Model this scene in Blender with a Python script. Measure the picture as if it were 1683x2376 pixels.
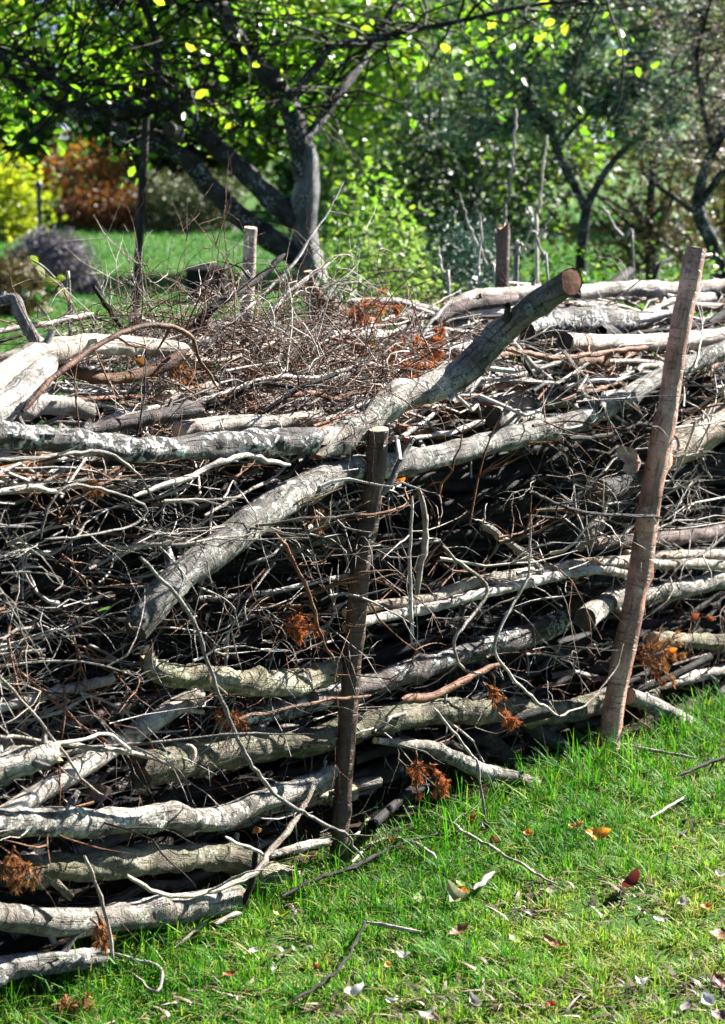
import bpy, math, random
import numpy as np
from mathutils import Vector, Euler, noise

for o in list(bpy.data.objects):
    bpy.data.objects.remove(o)
scene = bpy.context.scene
COL = scene.collection
R = math.radians

# ------------------------------------------------------------------ camera
CAM_H = 1.6
LENS = 70.0
F = 2376 * LENS / 36.0                 # focal length in photograph pixels
CX, CY = 841.5, 1188.0
PITCH = math.atan((CY - 311) / F)
cam_data = bpy.data.cameras.new('camera')
cam_data.sensor_fit = 'VERTICAL'
cam_data.sensor_height = 36.0
cam_data.lens = LENS
cam_data.clip_start = 0.05
cam_data.clip_end = 2000
cam_data.dof.use_dof = True
cam_data.dof.focus_distance = 4.4
cam_data.dof.aperture_fstop = 6.0
cam = bpy.data.objects.new('camera', cam_data)
COL.objects.link(cam)
cam.location = (0, 0, CAM_H)
cam.rotation_euler = (math.pi / 2 - PITCH, 0, 0)
scene.camera = cam

# ------------------------------------------------------------------ sky and sun
SUN_EL = R(36)
SUN_AZ = R(54)                          # clockwise from +Y (straight ahead)
world = bpy.data.worlds.new('World')
scene.world = world
world.use_nodes = True
wn = world.node_tree
wn.nodes.clear()
sky = wn.nodes.new('ShaderNodeTexSky')
sky.sky_type = 'NISHITA'
sky.sun_disc = False
sky.sun_elevation = SUN_EL
sky.sun_rotation = SUN_AZ
sky.air_density = 0.38                  # crisp clear autumn air
sky.dust_density = 0.1
bg = wn.nodes.new('ShaderNodeBackground')
bg.inputs['Strength'].default_value = 0.05
wo = wn.nodes.new('ShaderNodeOutputWorld')
wn.links.new(sky.outputs[0], bg.inputs[0])
wn.links.new(bg.outputs[0], wo.inputs[0])
sun_data = bpy.data.lights.new('sun', 'SUN')
sun_data.energy = 5.0
sun_data.angle = R(0.53)
sun_data.color = (1.0, 0.965, 0.91)
sun = bpy.data.objects.new('sun', sun_data)
COL.objects.link(sun)
TO_SUN = Vector((math.sin(SUN_AZ) * math.cos(SUN_EL), math.cos(SUN_AZ) * math.cos(SUN_EL), math.sin(SUN_EL)))
sun.rotation_euler = TO_SUN.to_track_quat('Z', 'Y').to_euler()
sun.location = (6, 5, 9)
scene.view_settings.view_transform = 'Standard'
scene.view_settings.look = 'None'
scene.view_settings.gamma = 1.0
scene.view_settings.use_curve_mapping = False
scene.view_settings.exposure = 2.5
scene.cycles.max_bounces = 4
scene.cycles.diffuse_bounces = 2
scene.cycles.transmission_bounces = 2
scene.cycles.use_adaptive_sampling = True
scene.cycles.adaptive_threshold = 0.02
scene.cycles.glossy_bounces = 2
scene.cycles.use_denoising = True

# ------------------------------------------------------------------ measuring helpers
FW = np.array([0, math.cos(PITCH), -math.sin(PITCH)])
UP = np.array([0, math.sin(PITCH), math.cos(PITCH)])
RT = np.array([1.0, 0, 0])
C0 = np.array([0, 0, CAM_H])
OFF = {0: (0, 0, 1.0), 1: (0, 0, 1.9106), 2: (833, 0, 1.9106), 3: (0, 550, 1.9106), 4: (833, 550, 1.9106), 5: (0, 1150, 1.9106),
       6: (833, 1150, 1.9106), 7: (0, 1700, 1.9106), 8: (833, 1700, 1.9106)}
def src(k, x, y):
    ox, oy, sc = OFF[k]
    return ox + x / sc, oy + y / sc
def ray(x, y):
    return FW + RT * (x - CX) / F - UP * (y - CY) / F
def ground(x, y, z=0.0):
    d = ray(x, y)
    return C0 + d * (z - CAM_H) / d[2]
HA = ground(790, 2000)                  # foot of the front stake
HB = ground(1420, 1745)                 # foot of the right stake
HT = (HB - HA) / np.linalg.norm(HB - HA)   # along the hedge
HN = np.array([HT[1], -HT[0], 0])       # out of its front face
def at_n(x, y, n):                      # point on the upright plane n metres in front of the hedge face
    d = ray(x, y)
    k = np.dot(HA + n * HN - C0, HN) / np.dot(d, HN)
    return C0 + d * k
def at_y(x, y, Y):
    d = ray(x, y)
    return C0 + d * (Y / d[1])
def hw(s, n, z):                        # hedge coordinates to world
    return HA + HT * s + HN * n + np.array([0, 0, z])
def depth(p):
    return float(np.dot(p - C0, FW))

# ------------------------------------------------------------------ object helpers
def link(o, parent=None):
    COL.objects.link(o)
    if parent is not None:
        o.parent = parent
    return o
def tag(o, label, cat, group=None):
    o['label'] = label
    o['category'] = cat
    if group:
        o['group'] = group
    return o
def kind(o, k, label=None):
    o['kind'] = k
    if label:
        o['label'] = label
    return o
def empty(name, loc):
    o = bpy.data.objects.new(name, None)
    o.empty_display_size = 0.05
    o.location = loc
    return link(o)
def make_mesh(name, verts, faces, mat, smooth=True, attrs=None):
    """faces: list of index tuples, or an (n,k) array"""
    me = bpy.data.meshes.new(name)
    v = np.asarray(verts, dtype=np.float32)
    if isinstance(faces, np.ndarray):
        nf, k = faces.shape
        me.vertices.add(len(v))
        me.vertices.foreach_set('co', v.ravel())
        me.loops.add(nf * k)
        me.loops.foreach_set('vertex_index', faces.astype(np.int32).ravel())
        me.polygons.add(nf)
        me.polygons.foreach_set('loop_start', np.arange(0, nf * k, k, dtype=np.int32))
        me.polygons.foreach_set('loop_total', np.full(nf, k, dtype=np.int32))
        me.update(calc_edges=True)
    else:
        me.from_pydata([tuple(map(float, q)) for q in v], [], faces)
        me.update()
    if smooth:
        me.polygons.foreach_set('use_smooth', np.ones(len(me.polygons), dtype=bool))
    if attrs:
        for an, (ty, data) in attrs.items():
            a = me.attributes.new(an, ty, 'POINT')
            a.data.foreach_set('vector' if ty == 'FLOAT_VECTOR' else 'value', np.asarray(data, dtype=np.float32).ravel())
    me.materials.append(mat)
    return me
def mesh_obj(name, verts, faces, mat, parent=None, origin=None, smooth=True, attrs=None):
    v = np.asarray(verts, dtype=np.float64)
    if origin is not None:
        v = v - np.asarray(origin)
    o = bpy.data.objects.new(name, make_mesh(name, v, faces, mat, smooth, attrs))
    link(o, parent)
    if origin is not None and parent is None:
        o.location = tuple(origin)
    return o

# ------------------------------------------------------------------ materials
def new_mat(name):
    m = bpy.data.materials.new(name)
    m.use_nodes = True
    nt = m.node_tree
    nt.nodes.clear()
    return m, nt
class NT:
    def __init__(s, nt):
        s.nt = nt
    def n(s, t, **kw):
        nd = s.nt.nodes.new(t)
        for k, v in kw.items():
            setattr(nd, k, v)
        return nd
    def l(s, a, b):
        s.nt.links.new(a, b)
    def noise(s, vec, scale, detail=4, rough=0.6, dist=0.0):
        nd = s.n('ShaderNodeTexNoise')
        nd.inputs['Scale'].default_value = scale
        nd.inputs['Detail'].default_value = detail
        nd.inputs['Roughness'].default_value = rough
        nd.inputs['Distortion'].default_value = dist
        if vec is not None:
            s.l(vec, nd.inputs['Vector'])
        return nd.outputs['Fac']
    def ramp(s, fac, stops):
        nd = s.n('ShaderNodeValToRGB')
        cr = nd.color_ramp
        while len(cr.elements) < len(stops):
            cr.elements.new(0.5)
        for e, (p, c) in zip(cr.elements, stops):
            e.position = p
            e.color = (*c, 1) if len(c) == 3 else c
        s.l(fac, nd.inputs[0])
        return nd.outputs[0]
    def step(s, fac, a, b):
        return s.ramp(fac, [(a, (0, 0, 0)), (b, (1, 1, 1))])
    def mix(s, fac, a, b, mode='MIX'):
        nd = s.n('ShaderNodeMix', data_type='RGBA', blend_type=mode)
        for inp, v in ((nd.inputs[0], fac), (nd.inputs[6], a), (nd.inputs[7], b)):
            if isinstance(v, (int, float)):
                inp.default_value = v
            elif isinstance(v, tuple):
                inp.default_value = (*v, 1) if len(v) == 3 else v
            else:
                s.l(v, inp)
        return nd.outputs[2]
    def math(s, op, a, b=0.0):
        nd = s.n('ShaderNodeMath', operation=op)
        for inp, v in zip(nd.inputs, (a, b)):
            if isinstance(v, (int, float)):
                inp.default_value = v
            else:
                s.l(v, inp)
        return nd.outputs[0]
    def attr(s, name):
        return s.n('ShaderNodeAttribute', attribute_name=name)
    def mapping(s, vec, scale):
        nd = s.n('ShaderNodeMapping')
        nd.inputs['Scale'].default_value = scale
        s.l(vec, nd.inputs['Vector'])
        return nd.outputs[0]
    def bump(s, h, strength, dist=0.004, normal=None):
        nd = s.n('ShaderNodeBump')
        nd.inputs['Strength'].default_value = strength
        nd.inputs['Distance'].default_value = dist
        s.l(h, nd.inputs['Height'])
        if normal is not None:
            s.l(normal, nd.inputs['Normal'])
        return nd.outputs[0]
    def principled(s, col, rough=0.8, spec=0.25, normal=None):
        nd = s.n('ShaderNodeBsdfPrincipled')
        if isinstance(col, tuple):
            nd.inputs['Base Color'].default_value = (*col, 1)
        else:
            s.l(col, nd.inputs['Base Color'])
        nd.inputs['Roughness'].default_value = rough
        nd.inputs['Specular IOR Level'].default_value = spec
        if normal is not None:
            s.l(normal, nd.inputs['Normal'])
        return nd.outputs[0]
    def out(s, sh):
        nd = s.n('ShaderNodeOutputMaterial')
        s.l(sh, nd.inputs['Surface'])

def bark(name, dark, mid, light, lichen=None, lich_amt=0.0, lent=0.0, speck=0.3, moss=0.0, fissure=0.25, rough=0.75, bump=0.7, moss_from=None, spec=0.2, sat=0.6):
    m, nt = new_mat(name)
    t = NT(nt)
    at = t.attr('rest').outputs['Vector']
    oi = t.n('ShaderNodeObjectInfo').outputs['Random']
    sh = t.n('ShaderNodeVectorMath', operation='ADD')
    t.l(at, sh.inputs[0])
    cmb = t.n('ShaderNodeCombineXYZ')
    t.l(t.math('MULTIPLY', oi, 17.0), cmb.inputs[0])
    t.l(t.math('MULTIPLY', oi, 31.0), cmb.inputs[2])
    t.l(cmb.outputs[0], sh.inputs[1])
    v = sh.outputs[0]
    n1 = t.noise(v, 14, 6, 0.65)
    blotch = t.noise(v, 5.5, 4, 0.6, 0.5)
    col = t.ramp(n1, [(0.3, dark), (0.5, mid), (0.72, light)])
    col = t.mix(t.math('ADD', t.math('MULTIPLY', t.step(blotch, 0.38, 0.56), 0.8), 0.2), t.mix(1.0, col, (0.34, 0.30, 0.27), 'MULTIPLY'), col)
    # long cracks running with the grain
    fv = t.mapping(v, (90, 90, 9))
    nf = t.noise(fv, 1.0, 4, 0.6, 0.4)
    crack = t.step(nf, 0.34, 0.46)
    col = t.mix(t.math('MULTIPLY', t.math('SUBTRACT', 1.0, crack), fissure), col, tuple(c * 0.3 for c in dark))
    height = t.math('ADD', t.math('MULTIPLY', crack, 0.6), t.math('MULTIPLY', n1, 0.8))
    if lent > 0:                         # rings of short dark marks round the stem
        lv = t.mapping(v, (10, 10, 150))
        nl = t.noise(lv, 1.0, 3, 0.55)
        lm = t.step(nl, 0.60, 0.66)
        big = t.step(t.noise(v, 6.0, 2), 0.42, 0.6)
        col = t.mix(t.math('MULTIPLY', t.math('MULTIPLY', lm, big), lent), col, tuple(c * 0.35 for c in dark))
        height = t.math('SUBTRACT', height, t.math('MULTIPLY', lm, 0.5))
    if lichen is not None:
        nl = t.noise(v, 64, 5, 0.7, 0.6)
        where = t.noise(v, 10, 3, 0.55)
        a = 0.64 - 0.12 * lich_amt
        lf = t.math('MULTIPLY', t.step(nl, a - 0.06, a), t.step(where, 0.55 - 0.12 * lich_amt, 0.65 - 0.12 * lich_amt))
        col = t.mix(t.math('MULTIPLY', lf, 0.85), col, lichen)
        height = t.math('ADD', height, t.math('MULTIPLY', lf, 0.5))
    if moss > 0:
        nm = t.noise(v, 22, 5, 0.7)
        mf = t.math('MULTIPLY', t.step(nm, 0.46, 0.56), moss)
        col = t.mix(mf, col, (0.075, 0.095, 0.02))
        height = t.math('ADD', height, t.math('MULTIPLY', mf, 0.7))
    if moss_from:                        # moss and dark wet bark towards the raised end of the log
        sp = t.n('ShaderNodeSeparateXYZ')
        t.l(at, sp.inputs[0])
        zz = t.math('ADD', sp.outputs[2], t.math('MULTIPLY', t.math('SUBTRACT', n1, 0.5), 0.5))
        mr = t.n('ShaderNodeMapRange')
        mr.inputs[1].default_value, mr.inputs[2].default_value = moss_from
        t.l(zz, mr.inputs[0])
        col = t.mix(t.math('MULTIPLY', mr.outputs[0], 0.92), col, t.mix(t.step(t.noise(v, 45, 4), 0.42, 0.58), (0.022, 0.018, 0.015), (0.035, 0.048, 0.02)))
    if speck > 0:
        ns = t.noise(v, 120, 2, 0.5)
        sf = t.math('MULTIPLY', t.step(ns, 0.62, 0.68), speck)
        col = t.mix(sf, col, tuple(c * 0.22 for c in dark))
    hsv = t.n('ShaderNodeHueSaturation')
    t.l(col, hsv.inputs['Color'])
    t.l(t.math('ADD', t.math('MULTIPLY', oi, 0.5), 0.7), hsv.inputs['Value'])
    t.l(t.math('ADD', t.math('MULTIPLY', t.math('FRACT', t.math('MULTIPLY', oi, 7.31)), 0.65 if sat == 0.6 else 0.2), sat), hsv.inputs['Saturation'])
    fine = t.noise(v, 260, 3, 0.6)
    height = t.math('ADD', height, t.math('MULTIPLY', fine, 0.35))
    t.out(t.principled(hsv.outputs[0], rough, spec, t.bump(height, bump, 0.010)))
    return m

M = {}
M['grey'] = bark('bark_grey', (0.035, 0.029, 0.024), (0.20, 0.182, 0.158), (0.44, 0.415, 0.375), (0.54, 0.54, 0.47), 0.7, 0.6, 0.7, fissure=0.5, bump=0.9)
M['lichen'] = bark('bark_lichened', (0.02, 0.016, 0.013), (0.085, 0.07, 0.06), (0.21, 0.19, 0.172), (0.52, 0.54, 0.51), 0.8, 0.1, 0.7, bump=1.0, fissure=0.6)
M['birch'] = bark('bark_birch', (0.09, 0.06, 0.042), (0.34, 0.27, 0.20), (0.60, 0.53, 0.44), (0.36, 0.38, 0.30), 0.35, 1.0, 0.6, fissure=0.35)
M['birch_moss'] = bark('bark_birch_mossy_end', (0.06, 0.048, 0.04), (0.25, 0.22, 0.19), (0.56, 0.52, 0.46), (0.42, 0.44, 0.38), 0.6, 1.0, 0.8, fissure=0.6, bump=1.0, moss_from=(0.42, 1.0))
M['pale'] = bark('bark_pale', (0.12, 0.09, 0.065), (0.38, 0.325, 0.265), (0.60, 0.55, 0.475), (0.50, 0.51, 0.45), 0.4, 0.6, 0.5, fissure=0.4)
M['cherry'] = bark('bark_purplish', (0.03, 0.02, 0.018), (0.10, 0.07, 0.064), (0.20, 0.15, 0.135), (0.40, 0.40, 0.36), 0.2, 0.8, 0.4)
M['brown'] = bark('bark_brown', (0.05, 0.026, 0.016), (0.14, 0.075, 0.045), (0.26, 0.16, 0.105), None, 0, 0.2, 0.35, fissure=0.5, sat=1.0)
M['stake'] = bark('bark_stake', (0.03, 0.017, 0.012), (0.095, 0.058, 0.042), (0.16, 0.105, 0.08), (0.22, 0.19, 0.16), 0.1, 0.2, 0.4, fissure=0.35, rough=0.5, spec=0.4, sat=1.05)
M['stake_red'] = bark('bark_stake_reddish', (0.16, 0.05, 0.026), (0.52, 0.225, 0.125), (0.68, 0.39, 0.26), (0.62, 0.52, 0.44), 0.3, 0.6, 0.6, fissure=0.45, rough=0.5, spec=0.4, sat=0.78)
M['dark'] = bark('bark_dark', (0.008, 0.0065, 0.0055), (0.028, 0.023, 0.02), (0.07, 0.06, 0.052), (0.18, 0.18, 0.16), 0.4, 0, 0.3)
M['mossy'] = bark('bark_mossy', (0.04, 0.032, 0.02), (0.22, 0.19, 0.135), (0.42, 0.385, 0.3), (0.48, 0.48, 0.36), 0.6, 0.2, 0.6, moss=0.4, fissure=0.5, bump=0.9, sat=1.0)
M['apple'] = bark('bark_apple', (0.014, 0.012, 0.012), (0.04, 0.035, 0.034), (0.09, 0.083, 0.08), (0.42, 0.44, 0.42), 0.55, 0, 0.3, bump=1.0, fissure=0.6)
M['apple_trunk'] = bark('bark_apple_trunk', (0.025, 0.021, 0.02), (0.09, 0.08, 0.077), (0.22, 0.205, 0.2), (0.5, 0.5, 0.48), 0.5, 0, 0.3, bump=1.0, fissure=0.6, rough=0.45, spec=0.6)
M['twig_pale'] = bark('bark_twig_pale', (0.2, 0.165, 0.13), (0.50, 0.43, 0.36), (0.66, 0.60, 0.53), None, 0, 0.3, 0.15, rough=0.55, spec=0.3)
M['twig_grey'] = bark('bark_twig_grey', (0.09, 0.075, 0.06), (0.25, 0.215, 0.18), (0.42, 0.37, 0.32), None, 0, 0.3, 0.15, rough=0.55, spec=0.3)
M['twig_red'] = bark('bark_twig_red', (0.05, 0.027, 0.019), (0.15, 0.088, 0.063), (0.33, 0.222, 0.168), None, 0, 0.2, 0.1, rough=0.6, spec=0.2, sat=1.25)
M['twig_dark'] = bark('bark_twig_dark', (0.006, 0.0045, 0.0036), (0.018, 0.014, 0.011), (0.055, 0.046, 0.036), None, 0, 0, 0.2)  # dark twigs; toned below real bark so the hedge inside reads as shade

def wood_end(name, pale, dark, grime):
    m, nt = new_mat(name)
    t = NT(nt)
    v = t.attr('rest').outputs['Vector']
    w = t.n('ShaderNodeTexWave', wave_type='RINGS', rings_direction='Z')
    w.inputs['Scale'].default_value = 60
    w.inputs['Distortion'].default_value = 9
    w.inputs['Detail'].default_value = 3
    w.inputs['Detail Scale'].default_value = 1.2
    t.l(v, w.inputs['Vector'])
    col = t.mix(t.math('ADD', t.math('MULTIPLY', w.outputs['Fac'], 0.12), t.math('MULTIPLY', t.noise(v, 90, 4), 0.8)), dark, pale)
    col = t.mix(t.math('MULTIPLY', t.step(t.noise(v, 40, 5), 0.42, 0.62), grime), col, tuple(c * 0.2 for c in dark))
    t.out(t.principled(col, 0.85, 0.15, t.bump(t.math('ADD', t.math('MULTIPLY', w.outputs['Fac'], 0.15), t.noise(v, 150, 3)), 0.4, 0.002)))
    return m
M['end_pale'] = wood_end('wood_cut_pale', (0.55, 0.42, 0.28), (0.38, 0.26, 0.16), 0.25)
M['end_red'] = wood_end('wood_cut_red', (0.24, 0.11, 0.065), (0.19, 0.085, 0.05), 0.6)
M['end_dark'] = wood_end('wood_cut_dark', (0.07, 0.055, 0.045), (0.035, 0.028, 0.022), 0.5)
M['torn'] = wood_end('wood_torn', (0.60, 0.40, 0.23), (0.42, 0.25, 0.13), 0.3)

def leafmat(name, stops, trans=0.45, rough=0.45, spec=0.35, vein=False):
    m, nt = new_mat(name)
    t = NT(nt)
    tint = t.attr('tint').outputs['Fac']
    col = t.ramp(tint, stops)
    oc = t.n('ShaderNodeTexCoord').outputs['Object']
    if vein:
        n1 = t.noise(oc, 90, 4)
        col = t.mix(t.math('MULTIPLY', t.step(n1, 0.5, 0.66), 0.5), col, t.mix(1.0, col, (0.35, 0.25, 0.2), 'MULTIPLY'))
    nrm = t.bump(t.noise(oc, 160, 2), 0.25, 0.002)
    p = t.principled(col, rough, spec, nrm)
    tr = t.n('ShaderNodeBsdfTranslucent')
    t.l(t.mix(1.0, col, (1.15, 1.25, 0.7), 'MULTIPLY'), tr.inputs['Color'])
    ms = t.n('ShaderNodeMixShader')
    ms.inputs[0].default_value = trans
    t.l(p, ms.inputs[1])
    t.l(tr.outputs[0], ms.inputs[2])
    t.out(ms.outputs[0])
    return m
M['leaf_apple'] = leafmat('leaf_apple', [(0, (0.05, 0.13, 0.014)), (0.45, (0.15, 0.30, 0.022)), (0.8, (0.28, 0.42, 0.03)), (1, (0.50, 0.46, 0.05))], 0.6, 0.35, 0.6)
M['leaf_green'] = leafmat('leaf_green', [(0, (0.045, 0.11, 0.014)), (0.6, (0.14, 0.26, 0.03)), (1, (0.30, 0.36, 0.05))], 0.5)
M['leaf_dark'] = leafmat('leaf_dark', [(0, (0.008, 0.02, 0.008)), (0.7, (0.022, 0.045, 0.014)), (1, (0.06, 0.085, 0.02))], 0.2)
M['leaf_silver'] = leafmat('leaf_silver', [(0, (0.045, 0.08, 0.06)), (0.5, (0.105, 0.165, 0.13)), (0.85, (0.22, 0.28, 0.235)), (1, (0.36, 0.34, 0.10))], 0.35, 0.5, 0.3)
M['leaf_variegated'] = leafmat('leaf_variegated', [(0, (0.04, 0.10, 0.02)), (0.5, (0.13, 0.22, 0.05)), (1, (0.38, 0.42, 0.2))], 0.4)
M['leaf_blue'] = leafmat('leaf_blue', [(0, (0.012, 0.035, 0.03)), (0.6, (0.035, 0.08, 0.07)), (1, (0.10, 0.17, 0.15))], 0.2)
M['leaf_yellow'] = leafmat('leaf_yellow', [(0, (0.12, 0.17, 0.01)), (0.5, (0.30, 0.33, 0.02)), (1, (0.50, 0.48, 0.05))], 0.5)
M['leaf_orange'] = leafmat('leaf_orange', [(0, (0.09, 0.025, 0.012)), (0.5, (0.20, 0.075, 0.02)), (1, (0.36, 0.19, 0.03))], 0.4)
M['leaf_olive'] = leafmat('leaf_olive', [(0, (0.02, 0.032, 0.012)), (0.6, (0.055, 0.07, 0.025)), (1, (0.12, 0.12, 0.05))], 0.2)
M['leaf_lavender'] = leafmat('leaf_lavender', [(0, (0.06, 0.052, 0.07)), (0.5, (0.135, 0.12, 0.155)), (1, (0.26, 0.23, 0.28))], 0.15, 0.8, 0.1)
M['leaf_brown'] = leafmat('leaf_brown', [(0, (0.03, 0.022, 0.01)), (0.6, (0.085, 0.06, 0.022)), (1, (0.14, 0.13, 0.04))], 0.2)
M['leaf_mauve'] = leafmat('leaf_mauve', [(0, (0.10, 0.075, 0.08)), (0.6, (0.22, 0.175, 0.18)), (1, (0.36, 0.30, 0.30))], 0.3)
M['needle_red'] = leafmat('needle_red', [(0, (0.16, 0.04, 0.018)), (0.6, (0.48, 0.14, 0.05)), (1, (0.66, 0.28, 0.12))], 0.25, 0.85, 0.1)
M['needle_brown'] = leafmat('needle_brown', [(0, (0.12, 0.04, 0.02)), (0.6, (0.34, 0.14, 0.06)), (1, (0.52, 0.27, 0.14))], 0.25, 0.85, 0.1)

def flatleaf(name, c1, c2, trans=0.3):
    m, nt = new_mat(name)
    t = NT(nt)
    oc = t.n('ShaderNodeTexCoord').outputs['Object']
    col = t.mix(t.step(t.noise(oc, 55, 5, 0.7), 0.35, 0.65), c1, c2)
    col = t.mix(t.math('MULTIPLY', t.step(t.noise(oc, 130, 4, 0.7), 0.55, 0.7), 0.7), col, tuple(v * 0.25 for v in c2))
    vein = t.n('ShaderNodeTexWave', wave_type='BANDS', bands_direction='DIAGONAL')
    vein.inputs['Scale'].default_value = 45
    vein.inputs['Distortion'].default_value = 1.0
    t.l(oc, vein.inputs['Vector'])
    p = t.principled(col, 0.5, 0.4, t.bump(t.math('ADD', t.noise(oc, 120, 4), t.math('MULTIPLY', vein.outputs['Fac'], 0.4)), 0.6, 0.002))
    tr = t.n('ShaderNodeBsdfTranslucent')
    t.l(col, tr.inputs['Color'])
    ms = t.n('ShaderNodeMixShader')
    ms.inputs[0].default_value = trans
    t.l(p, ms.inputs[1])
    t.l(tr.outputs[0], ms.inputs[2])
    t.out(ms.outputs[0])
    return m
FL = {'orange': ((0.62, 0.22, 0.02), (0.45, 0.10, 0.015)), 'amber': ((0.75, 0.36, 0.03), (0.55, 0.2, 0.02)), 'rust': ((0.30, 0.075, 0.02), (0.18, 0.04, 0.015)),
      'maroon': ((0.16, 0.03, 0.02), (0.08, 0.015, 0.012)), 'brown': ((0.24, 0.12, 0.03), (0.13, 0.06, 0.02)), 'lime': ((0.26, 0.34, 0.03), (0.14, 0.22, 0.02)),
      'pale': ((0.62, 0.60, 0.58), (0.44, 0.41, 0.38)), 'grey': ((0.32, 0.29, 0.27), (0.18, 0.155, 0.14)), 'olive': ((0.30, 0.31, 0.17), (0.2, 0.2, 0.1)),
      'red': ((0.45, 0.05, 0.03), (0.28, 0.03, 0.02)), 'yellow': ((0.70, 0.48, 0.08), (0.5, 0.3, 0.05)), 'black': ((0.03, 0.024, 0.02), (0.015, 0.012, 0.01)),
      'green': ((0.10, 0.26, 0.03), (0.06, 0.16, 0.02)), 'peel': ((0.50, 0.38, 0.31), (0.30, 0.2, 0.16)), 'purple': ((0.16, 0.09, 0.09), (0.09, 0.05, 0.05))}
FLM = {k: flatleaf('fallen_leaf_' + k, *c) for k, c in FL.items()}

def mat_ground():
    m, nt = new_mat('lawn_ground')
    t = NT(nt)
    oc = t.n('ShaderNodeTexCoord').outputs['Object']
    n1 = t.noise(oc, 3.0, 6, 0.65)
    n2 = t.noise(oc, 55, 5, 0.7)
    col = t.ramp(n2, [(0.3, (0.018, 0.045, 0.01)), (0.5, (0.04, 0.10, 0.016)), (0.7, (0.085, 0.13, 0.03))])
    col = t.mix(t.math('MULTIPLY', t.step(n1, 0.52, 0.72), 0.6), col, (0.06, 0.05, 0.025))
    t.out(t.principled(col, 0.95, 0.1, t.bump(t.math('ADD', n2, t.noise(oc, 300, 3)), 0.8, 0.01)))
    return m
def mat_grass(name, stops, trans=0.45):
    m, nt = new_mat(name)
    t = NT(nt)
    tint = t.attr('tint').outputs['Fac']
    tip = t.attr('tip').outputs['Fac']
    col = t.ramp(tint, stops)
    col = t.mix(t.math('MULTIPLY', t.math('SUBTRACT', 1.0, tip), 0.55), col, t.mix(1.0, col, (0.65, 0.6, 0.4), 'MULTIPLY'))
    p = t.principled(col, 0.55, 0.25)
    tr = t.n('ShaderNodeBsdfTranslucent')
    t.l(t.mix(1.0, col, (1.2, 1.3, 0.6), 'MULTIPLY'), tr.inputs['Color'])
    ms = t.n('ShaderNodeMixShader')
    ms.inputs[0].default_value = trans
    t.l(p, ms.inputs[1])
    t.l(tr.outputs[0], ms.inputs[2])
    t.out(ms.outputs[0])
    return m
M['ground'] = mat_ground()
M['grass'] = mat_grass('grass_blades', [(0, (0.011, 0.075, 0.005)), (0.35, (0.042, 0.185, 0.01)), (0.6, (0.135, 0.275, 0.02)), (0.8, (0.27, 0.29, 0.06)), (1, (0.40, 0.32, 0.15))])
M['litter'] = mat_grass('leaf_litter', [(0, (0.012, 0.008, 0.005)), (0.5, (0.055, 0.033, 0.022)), (0.85, (0.15, 0.10, 0.07)), (1, (0.36, 0.31, 0.27))], 0.12)
M['lawn_far'] = mat_grass('grass_far', [(0, (0.02, 0.11, 0.03)), (0.6, (0.06, 0.20, 0.045)), (1, (0.17, 0.27, 0.06))], 0.3)
def mat_plain(name, c, rough=0.6, spec=0.3, ns=60):
    m, nt = new_mat(name)
    t = NT(nt)
    oc = t.n('ShaderNodeTexCoord').outputs['Object']
    nz = t.noise(oc, ns, 4)
    col = t.mix(nz, tuple(v * 0.7 for v in c), tuple(min(1, v * 1.25) for v in c))
    t.out(t.principled(col, rough, spec, t.bump(nz, 0.2, 0.003)))
    return m
M['black_plastic'] = mat_plain('black_plastic', (0.004, 0.004, 0.0045), 0.6, 0.2)
M['metal_dark'] = mat_plain('dark_metal', (0.02, 0.02, 0.022), 0.4, 0.5)
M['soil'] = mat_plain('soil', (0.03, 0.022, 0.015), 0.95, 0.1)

# ------------------------------------------------------------------ tubes
def catmull(P, per):
    """smooth curve through the rows of P; per = points on each span"""
    P = np.asarray(P, float)
    if len(P) == 2:
        return np.array([P[0] + (P[1] - P[0]) * i / per for i in range(per + 1)])
    Q = np.vstack([2 * P[0] - P[1], P, 2 * P[-1] - P[-2]])
    out = []
    for i in range(1, len(Q) - 2):
        a, b, c, d = Q[i - 1], Q[i], Q[i + 1], Q[i + 2]
        for j in range(per):
            u = j / per
            out.append(0.5 * (2 * b + (c - a) * u + (2 * a - 5 * b + 4 * c - d) * u * u + (3 * b - a - 3 * c + d) * u ** 3))
    out.append(P[-1])
    return np.array(out)
def frames(P):
    T = np.gradient(P, axis=0)
    T /= np.linalg.norm(T, axis=1)[:, None] + 1e-12
    ref = np.array([0, 0, 1.0]) if abs(T[0][2]) < 0.9 else np.array([1.0, 0, 0])
    U = np.empty_like(P)
    u = ref - T[0] * np.dot(ref, T[0])
    U[0] = u / np.linalg.norm(u)
    for i in range(1, len(P)):
        u = U[i - 1] - T[i] * np.dot(U[i - 1], T[i])
        U[i] = u / (np.linalg.norm(u) + 1e-12)
    return T, U, np.cross(T, U)
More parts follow.
